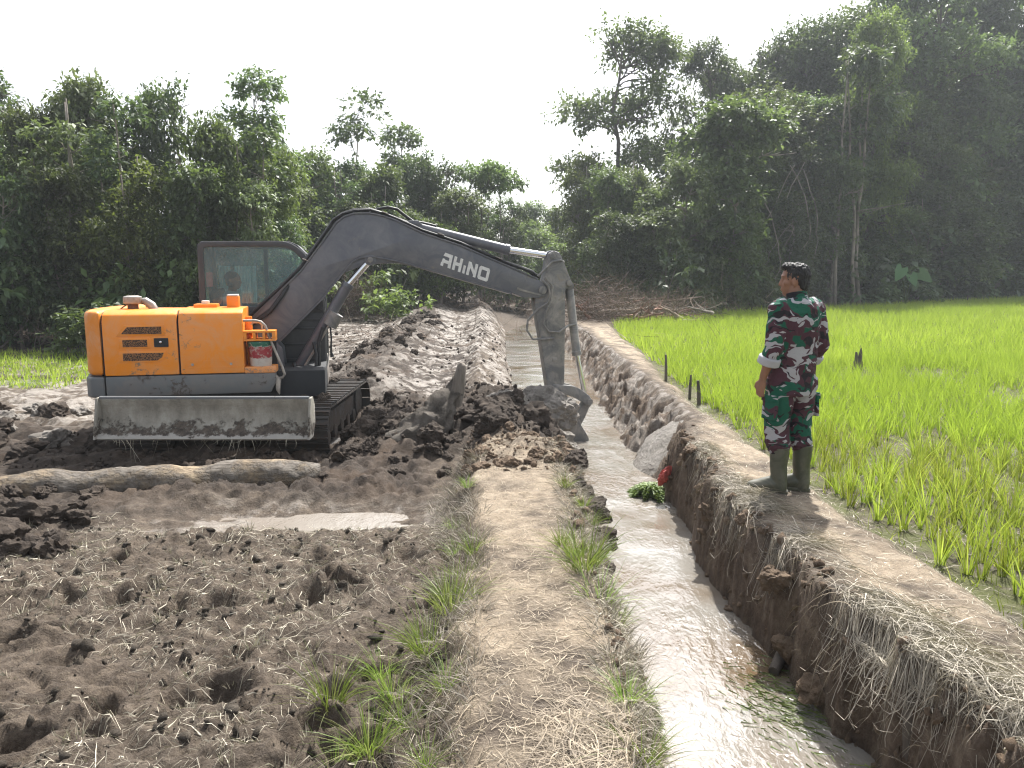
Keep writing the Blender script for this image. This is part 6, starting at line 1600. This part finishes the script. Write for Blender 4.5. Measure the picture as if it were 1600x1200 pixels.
# weeds and dead leaves between the rice near the dyke
n = 5200
x = RNG.uniform(2.3, 8, n); y = 2.6 + RNG.random(n) ** 1.4 * 9; ok = (x > field_edge(y) - .18) & (x < .72 * y + .9); x, y = x[ok], y[ok]; n = len(x)
a = RNG.uniform(0, 6.28, n)
D = np.stack([np.cos(a), np.sin(a), np.full(n, .15)], -1)
wv = ribbons(np.stack([x, y, ground_z(x, y)], -1), D, RNG.uniform(.04, .18, n), np.full(n, .005), np.zeros((n, 3)), 2, np.full(n, .008))
tag(link_mesh('paddy_litter', ribbon_mesh('paddy_litter', [wv], M['greystraw'])), 'dead leaves and short weeds between the rice plants', None, None, 'stuff')

n = 16000
x = RNG.uniform(2.3, 11, n); y = 2.6 + RNG.random(n) ** 1.4 * 11; ok = (x > field_edge(y) - .02) & (x < .72 * y + .9) & (fbm(x * 1.7, y * 1.7, 333, 3) > -.25); x, y = x[ok], y[ok]; n = len(x)
D = RNG.normal(0, .45, (n, 3)); D[:, 2] = 1; D /= np.linalg.norm(D, axis=1, keepdims=True)
wv = ribbons(np.stack([x, y, ground_z(x, y) - .005], -1), D, RNG.uniform(.03, .13, n), np.full(n, .006), RNG.normal(0, .4, (n, 3)), 2)
tag(link_mesh('paddy_weeds', ribbon_mesh('paddy_weeds', [wv], M['rice'])), 'short green weeds sprouting between the rice plants', None, None, 'stuff')
# --- grass on the far left field
n = 9000
x = RNG.uniform(-15, -7.6, n); y = RNG.uniform(12.8, 18.2, n)
D = RNG.normal(0, .25, (n, 3)); D[:, 2] = 1; D /= np.linalg.norm(D, axis=1, keepdims=True)
gv = ribbons(np.stack([x, y, ground_z(x, y)], -1), D, RNG.uniform(.06, .17, n), np.full(n, .02), RNG.normal(0, .3, (n, 3)), 1)
tag(link_mesh('field_grass', ribbon_mesh('field_grass', [gv], M['rice'])), 'bright grass of the field left of the excavator', None, None, 'stuff')

# --- straw on the trampled field and on the dyke path
def litter(name, x, y, Lr, w, mat, label, off=.006, segs=2, bendamp=.5, kind='stuff', rp=1.0):
    n = len(x); a = RNG.uniform(0, 6.28, n)
    D = np.stack([np.cos(a), np.sin(a), np.zeros(n)], -1)
    B = np.stack([-np.sin(a), np.cos(a), np.zeros(n)], -1) * RNG.normal(0, bendamp, n)[:, None]
    L = RNG.uniform(Lr[0], Lr[1], n) * (.4 + .6 * RNG.random(n))
    v = ribbons(np.stack([x, y, np.zeros(n)], -1), D, L, w * RNG.uniform(.5, 1.4, n), B, segs, off * RNG.uniform(.4, 2.2, n), RNG.random(n) ** rp)
    tag(link_mesh(name, ribbon_mesh(name, [v], mat)), label, None, None, kind)
n = 20000
x = RNG.uniform(-4.4, -.2, n); y = 1.75 + 4.0 * RNG.random(n) ** 1.35
keep = (fbm(x * 1.6, y * 1.6, 401, 3) > -.25 + .3 * RNG.random(n)) & (x > -.78 * y - .3); x, y = x[keep], y[keep]
litter('field_straw', x, y, (.03, .17), .0032, M['greystraw'], 'broken straw trodden into the harvested field', .005, 2, .5, 'stuff', 2.6)
n = 9000
y = 1.8 + 5.6 * RNG.random(n) ** 1.3; x = path_left(y) - .12 + (path_right(y) - path_left(y) + .2) * RNG.random(n)
litter('path_straw', x, y, (.03, .15), .0034, M['straw'], 'fine dry straw lying on the dyke path', .003, 2, .8, 'stuff', .8)
n = 1500
y = 1.9 + .75 * RNG.random(n); x = .12 + .30 * RNG.random(n)
litter('straw_mat', x, y, (.12, .32), .0042, M['straw'], 'matted pale straw at the near end of the dyke path', .012, 4, 1.0, 'stuff', .8)
n = 4200
y = 2.6 + 8.0 * RNG.random(n) ** 1.3; x = right_top(y) + .1 + (field_edge(y) - right_top(y)) * RNG.random(n)
litter('bank_straw', x, y, (.03, .14), .0036, M['greystraw'], 'fine dry litter on the right bank path', .004, 2, .8)

# --- rice stubble in the harvested field
def tufts_at(x, y, per, h, w, spread, rng=(0, 1), lean=.3, bend=.25, segs=2):
    n = len(x); N = n * per; z = ground_z(x, y)
    a = RNG.uniform(0, 2 * PI, N); r = spread * np.sqrt(RNG.random(N))
    P = np.stack([np.repeat(x, per) + r * np.cos(a), np.repeat(y, per) + r * np.sin(a), np.repeat(z, per) - .015], -1)
    D = np.stack([np.cos(a) * lean, np.sin(a) * lean, np.ones(N)], -1) + RNG.normal(0, .18, (N, 3)); D /= np.linalg.norm(D, axis=1, keepdims=True)
    B = np.stack([np.cos(a), np.sin(a), -np.full(N, .6)], -1) * (bend * RNG.random(N))[:, None]
    hh = np.repeat(h * RNG.uniform(.55, 1.15, n), per) * RNG.uniform(.5, 1.1, N)
    return ribbons(P, D, hh, w * RNG.uniform(.6, 1.3, N), B, segs, None, np.clip(rng[0] + (rng[1] - rng[0]) * RNG.random(N), 0, 1))
sx, sy = np.meshgrid(np.arange(-4.4, -.45, .21), np.arange(1.8, 5.4, .21))
sx = sx.ravel() + RNG.uniform(-.08, .08, sx.size); sy = sy.ravel() + RNG.uniform(-.08, .08, sy.size)
ok = RNG.random(len(sx)) < .75; sx, sy = sx[ok], sy[ok]
tag(link_mesh('rice_stubble', ribbon_mesh('rice_stubble', [tufts_at(sx, sy, 12, .085, .0055, .03, (0, .55))], M['greystraw'])), 'grey rice stubble in trodden tufts over the harvested field', None, None, 'stuff')

# --- dry grass along the dyke shoulders
y1 = 1.8 + 5.2 * RNG.random(420) ** 1.2; x1 = path_left(y1) - RNG.uniform(-.02, .30, 420)
y2 = 1.8 + 5.4 * RNG.random(420) ** 1.2; x2 = path_right(y2) + RNG.uniform(-.06, .12, 420)
tag(link_mesh('dry_grass', ribbon_mesh('dry_grass', [tufts_at(x1, y1, 16, .13, .0036, .05, (0, .8), .6, .9, 3), tufts_at(x2, y2, 18, .13, .0036, .05, (0, .8), .7, 1.1, 3)], M['greystraw'])), 'dry brown grass along both shoulders of the dyke path', None, None, 'stuff')
# hanging dead grass and roots on the left bank edge
def hanging(n, xf, y0, y1, Lr, w, mat, name, label, out, yp=1.2):
    y = y0 + (y1 - y0) * RNG.random(n) ** yp
    x = xf(y) + RNG.normal(0, .04, n)
    z = ground_z(x, y) + .01
    D = np.stack([out * RNG.uniform(.3, 1.0, n), RNG.normal(0, .5, n), RNG.uniform(-.3, .5, n)], -1); D /= np.linalg.norm(D, axis=1, keepdims=True)
    B = np.stack([out * .1 * RNG.random(n), RNG.normal(0, .2, n), -RNG.uniform(.8, 1.8, n)], -1)
    L = RNG.uniform(*Lr, n)
    v = ribbons(np.stack([x, y, z], -1), D, L, w * RNG.uniform(.5, 1.3, n), B, 5)
    tag(link_mesh(name, ribbon_mesh(name, [v], mat)), label, None, None, 'stuff')
hanging(2200, lambda y: path_right(y) + .02, 1.8, 7.6, (.06, .20), .0035, M['greystraw'], 'left_bank_grass', 'dead grass hanging over the left bank of the ditch', .8)
hanging(700, lambda y: right_top(y) - .01, 1.9, 7.9, (.05, .18), .0035, M['roots'], 'right_bank_roots', 'fine roots hanging from the cut right bank', -.8)

# --- matted dead grass on the right bank
def mat_grass(n, y0, y1, w0, w1, name, label, mat, Lr=(.12, .40), steps=6, lift=.05):
    y = y0 + (y1 - y0) * RNG.random(n); x = right_top(y) + RNG.uniform(w0, w1, n)
    keep = fbm(x * 2.6, y * 2.6, 505, 3) > -.18 + .3 * RNG.random(n); x, y = x[keep], y[keep]; n = len(x)
    th = RNG.normal(PI * 1.25, 1.3, n); L = RNG.uniform(*Lr, n); W = .0048 * RNG.uniform(.5, 1.5, n)
    C = np.empty((n, steps + 1, 3)); cx, cy = x.copy(), y.copy()
    lf = lift * RNG.random(n)
    turn = RNG.normal(0, .35, n); edge_lim = .02 + .13 * RNG.random(n) ** 2
    for k in range(steps + 1):
        t = k / steps
        zz = ground_z(cx, cy)
        zz = np.maximum(zz, -.02 - 2.2 * np.maximum(0, right_top(cy) - cx - .02) - .10)
        C[:, k] = np.stack([cx, cy, zz + .006 + lf * math.sin(PI * min(1, t * 1.05))], -1)
        th = th + turn + RNG.normal(0, .22, n)
        cx = cx + np.cos(th) * L / steps; cy = cy + np.sin(th) * L / steps
        cx = np.maximum(cx, right_top(cy) - edge_lim)
    T = np.gradient(C, axis=1); S = np.cross(T, np.array([0, 0, 1.0])); S /= np.linalg.norm(S, axis=2, keepdims=True) + 1e-9
    up = np.array([0, 0, 1.0]); mixa = RNG.uniform(0, 1, n)[:, None, None]
    S = S * (1 - mixa) + up * mixa
    wk = (W[:, None] * np.linspace(1, .25, steps + 1)[None])[:, :, None] * .5
    V = np.stack([C - S * wk, C + S * wk], 2)
    b = (np.arange(n) * (steps + 1) * 2)[:, None]
    F = np.concatenate([b + np.array([[2 * k, 2 * k + 1, 2 * k + 3, 2 * k + 2]]) for k in range(steps)], 0)
    me = mesh_np(name, V.reshape(-1, 3), F, mat, False, {'rnd': ('FLOAT', np.repeat(RNG.random(n) ** .8, (steps + 1) * 2))})
    tag(link_mesh(name, me), label, None, None, 'stuff')
mat_grass(4600, 2.0, 3.7, .0, .34, 'bank_dead_grass', 'matted pale dead grass on the near right bank', M['greystraw'])
mat_grass(4000, 3.6, 5.5, .0, .28, 'bank_dead_grass', 'matted grey dead grass on the right bank below the standing man', M['greystraw'])
mat_grass(1700, 5.4, 7.4, .0, .22, 'bank_dead_grass', 'thin dead grass on the right bank left of the standing man', M['greystraw'], (.08, .28))

# --- green grass tufts on the dyke
TUFT = [ribbon_mesh('grass_tuft', [tuft(52, .40, .06, .0058, .75, .6, 4, .05, .7), tuft(40, .30, .09, .004, .9, .85, 4, .7, 1.0)], M['grass']) for _ in range(5)]
for (x, y, s, lab) in ((.40, 4.05, 1.05, 'largest fresh green grass tuft, at the ditch edge of the dyke path'), (.46, 3.78, .85, 'green grass tuft just below the largest tuft at the ditch edge'), (.30, 4.45, .55, 'small yellowish grass tuft above the largest tuft on the dyke'),
                       (-.24, 4.5, .6, 'fine grass tuft left of the dyke path, farthest from the camera'), (-.32, 3.78, .95, 'tall green grass tuft on the left shoulder of the dyke path'), (-.40, 3.42, .85, 'green grass tuft on the left shoulder, in front of the tallest one there'),
                       (-.78, 3.08, .8, 'sprawling grass tuft standing alone in the harvested field'), (-.55, 2.72, .75, 'thin grass tuft between the harvested field and the dyke, near the camera'), (-.28, 3.05, .55, 'small grass tuft at the left edge of the dyke path'),
                       (.52, 4.95, .5, 'short grass tuft on the ditch edge beyond the largest tuft'), (.46, 2.45, .65, 'yellowing grass tuft at the ditch edge nearest the camera'), (.54, 3.10, .55, 'dark green grass tuft hanging over the water at the left bank'),
                       (.42, 5.7, .5, 'small grass tuft near the broken end of the dyke'), (-.42, 5.4, .45, 'small grass tuft on the far left shoulder of the dyke'), (-1.05, 2.15, .4, 'single short grass sprout in the near harvested field')):
    o = link_mesh('grass_tuft', TUFT[int(RNG.integers(5))]); o.location = (x, y, gz(x, y)); o.scale = (s, s, s); o.rotation_euler = (0, 0, RNG.uniform(0, 6.28))
    tag(o, lab, 'grass tuft', 'green grass tufts on the dyke')

for (x, y, s) in ((-.36, 3.95, .7), (-.28, 4.2, .6), (-.46, 3.6, .6), (-.52, 3.15, .7), (-.62, 3.4, .6), (-.44, 2.9, .6), (-.7, 2.75, .55), (.36, 4.25, .7), (.48, 4.3, .6), (.50, 3.55, .6), (-.3, 2.5, .45), (.44, 2.75, .5), (-.38, 4.75, .4), (-.35, 5.9, .4), (.5, 5.2, .4)):
    o = link_mesh('grass_tuft', TUFT[int(RNG.integers(5))]); o.location = (x, y, gz(x, y)); o.scale = (s, s, s); o.rotation_euler = (0, 0, RNG.uniform(0, 6.28))
    tag(o, 'small wispy grass tuft among the bigger tufts along the dyke path', 'grass tuft', 'wispy tufts along the dyke path')
# --- moss and water weed
def moss(name, x, y, z, rx, ry, h, n, label):
    a = RNG.uniform(0, 6.28, n); r = np.sqrt(RNG.random(n))
    r = r * (.75 + .45 * np.sin(3 * a + x * 9) * np.sin(5 * a + 1))
    P = np.stack([x + rx * r * np.cos(a), y + ry * r * np.sin(a), z + h * np.clip(1 - r ** 2, 0, 1) * (.6 + .8 * RNG.random(n))], -1)
    D = np.stack([np.cos(a), np.sin(a), RNG.uniform(-.2, .8, n)], -1); D /= np.linalg.norm(D, axis=1, keepdims=True)
    V, F, rv = leaf_quads(P, D, RNG.uniform(.025, .06, n), RNG.uniform(.012, .022, n), RNG.random(n))
    tag(link_mesh(name, mesh_np(name, V, F, M['moss'], False, {'rnd': ('FLOAT', rv)})), label, 'moss')
moss('moss_clump', 1.40, 7.55, WATER_Z - .03, .22, .30, .10, 3400, 'bright green wet moss clump at the foot of the right bank below the red bag')
moss('moss_clump', .64, 3.42, WATER_Z - .03, .07, .22, .16, 1600, 'green moss cushion on the left bank near the camera')
moss('moss_clump', .80, 6.9, WATER_Z - .03, .08, .25, .08, 1200, 'olive moss on the left bank beyond the grass tufts')
# submerged weed
n = 500
x = 1.42 + RNG.normal(0, .13, n); y = 3.75 + RNG.normal(0, .20, n)
D = np.stack([RNG.normal(.5, .3, n), RNG.normal(-.6, .3, n), RNG.normal(.05, .1, n)], -1); D /= np.linalg.norm(D, axis=1, keepdims=True)
wv = ribbons(np.stack([x, y, np.full(n, WATER_Z + .003)], -1), D, RNG.uniform(.04, .12, n), np.full(n, .006), RNG.normal(0, .1, (n, 3)), 2)
tag(link_mesh('water_weed', ribbon_mesh('water_weed', [wv], M['moss'])), 'green weed trailing on the water near the right bank', None, None, 'stuff')

# ------------------------------------------------------------------ brushwood at the far end of the ditch
def branch(i, a, b, r, mat, label, group, amp=.08, twigs=2):
    rr = random.Random(500 + i); P = wob(a, b, 7, amp * .4, 600 + i)
    o = disp_tube(P, [r * (1 - .09 * k) for k in range(8)], 7, i, r * .3, 6).build('fallen_branch', mat, None, smooth=60)
    for k in range(twigs):
        s = P[2 + k * 2]; e = s + Vector((rr.gauss(0, .35), rr.gauss(0, .25), rr.uniform(.05, .55)))
        MB().tube(wob(s, e, 4, .04, 700 + i * 5 + k), [r * .45, r * .38, r * .3, r * .2, r * .1], 5).build('twig', mat, o)
    tag(o, label, 'branch', group)
branch(0, (3.0, 29.0, .35), (7.6, 30.6, .75), .085, M['deadwood'], 'long pale trunk lying across the top of the brushwood pile', None, .1, 3)
branch(1, (3.1, 27.6, .25), (4.9, 28.6, .55), .06, M['deadwood'], 'curved pale branch on the front of the brushwood pile', None, .25, 2)
branch(2, (2.7, 28.3, .3), (4.2, 28.9, .52), .07, M['deadred'], 'reddish trunk at the ditch end of the brushwood pile', None, .1, 2)
for i in range(3, 32):
    x = random.uniform(2.3, 7.0); y = random.uniform(26.6, 30.4); a = random.uniform(0, 2 * PI); L = random.uniform(.6, 2.0)
    z = gz(x, y) + random.uniform(.05, .55)
    branch(i, (x, y, z), (x + L * math.cos(a), y + .5 * L * math.sin(a), z + random.uniform(-.1, .55)), random.uniform(.03, .085), M[random.choice(['deadwood', 'deadred', 'deadred', 'bark'])], 'dead branch in the brushwood pile at the end of the paddy', 'brushwood pile', .12, 2)
for i, (x0, y0, x1, z1) in enumerate(((3.35, 31.0, 5.6, 2.35), (3.7, 31.2, 6.0, 2.2), (3.9, 31.1, 6.4, 2.1), (4.3, 31.3, 6.6, 1.75), (3.5, 31.6, 5.2, 2.5))):
    lab = ['thickest pale pole leaning over the brushwood, nearest the ditch', 'second leaning pole right of the thickest one', 'third leaning pole over the brushwood', 'lowest leaning pole over the brushwood', 'thin dark pole behind the leaning poles'][i]
    o = MB().tube(wob((x0, y0, gz(x0, y0) + .25), (x1, y0 + 1.6, z1), 8, .03, 810 + i), [.05 - .004 * k for k in range(9)] if i == 0 else [.034 - .0025 * k for k in range(9)], 7).build('leaning_pole', M['bark'] if i < 4 else M['bark_dark'])
    tag(o, lab, 'pole')
# tangled twigs: stuff; and the reddish root clump behind the boom
def tangle(name, c, r, n, mat, label, kind='stuff', cat=None, L=(.25, .9), up=.5, w=.012):
    P = np.array(c) + RNG.normal(0, 1, (n, 3)) * np.array(r) * .5; P[:, 2] = np.maximum(ground_z(P[:, 0], P[:, 1]) + .02, P[:, 2])
    D = rand_dir(n); D[:, 2] = np.abs(D[:, 2]) * up; D /= np.linalg.norm(D, axis=1, keepdims=True)
    v = ribbons(P, D, RNG.uniform(*L, n), w * RNG.uniform(.6, 1.6, n), RNG.normal(0, .5, (n, 3)), 4)
    return tag(link_mesh(name, ribbon_mesh(name, [v], mat)), label, cat, None, kind)
M['redtwig'] = leafmat('reddish_twigs', (.06, .042, .032), (.135, .093, .070), (.26, .20, .155), .03, .85)
tangle('brushwood_twigs', (3.1, 27.6, .4), (1.3, 2.4, .8), 2000, M['redtwig'], 'tangled reddish twigs at the end of the ditch')
tangle('brushwood_twigs', (5.3, 29.0, .3), (2.6, 1.8, .5), 1500, M['redtwig'], 'tangled grey brown twigs at the end of the paddy')
tangle('root_clump', (-5.75, 28.4, .55), (.75, .5, .75), 900, M['redtwig'], 'reddish brown uprooted root clump left of the bright green shrub', None, 'root clump', (.3, .9), 1.2)
tangle('thicket_litter', (-8.5, 19.3, .1), (9, 1.2, .2), 900, M['redtwig'], 'dead twigs along the foot of the left thicket')
tangle('thicket_litter', (-2.5, 33, .3), (7, 2.5, .3), 900, M['redtwig'], 'dead twigs along the foot of the far thicket')
# roots hanging from the blade
n = 60
q = [ex_world(*(Matrix.Rotation(-ETH, 3, 'Z') @ Vector((float(RNG.uniform(-1, 1.05)), -2.03, .375)))) for _ in range(n)]
D = np.tile(np.array([[0, -.2, -1.0]]), (n, 1)) + RNG.normal(0, .35, (n, 3)); D /= np.linalg.norm(D, axis=1, keepdims=True)
v = ribbons(np.array([tuple(p) for p in q]), D, RNG.uniform(.03, .16, n), np.full(n, .005), RNG.normal(0, .5, (n, 3)), 3)
tag(link_mesh('trailing_roots', ribbon_mesh('trailing_roots', [v], M['greystraw'])), 'thin roots trailing from the lower edge of the dozer blade', None, None, 'stuff')

# ------------------------------------------------------------------ light haze in the air
def haze():
    m = bpy.data.materials.new('haze_air'); m.use_nodes = True; nt = m.node_tree
    for nd in list(nt.nodes):
        if nd.type != 'OUTPUT_MATERIAL': nt.nodes.remove(nd)
    v = nt.nodes.new('ShaderNodeVolumePrincipled'); v.inputs['Color'].default_value = (.86, .92, .97, 1); v.inputs['Density'].default_value = HAZE
    v.inputs['Anisotropy'].default_value = .3
    nt.links.new(v.outputs[0], nt.nodes['Material Output'].inputs['Volume'])
    o = MB().box((0, 60, 14.5), (420, 440, 34)).build('haze', m, None, smooth=0)
    tag(o, 'thin morning haze over the fields', None, None, 'stuff')
HAZE = 0.0009
haze()
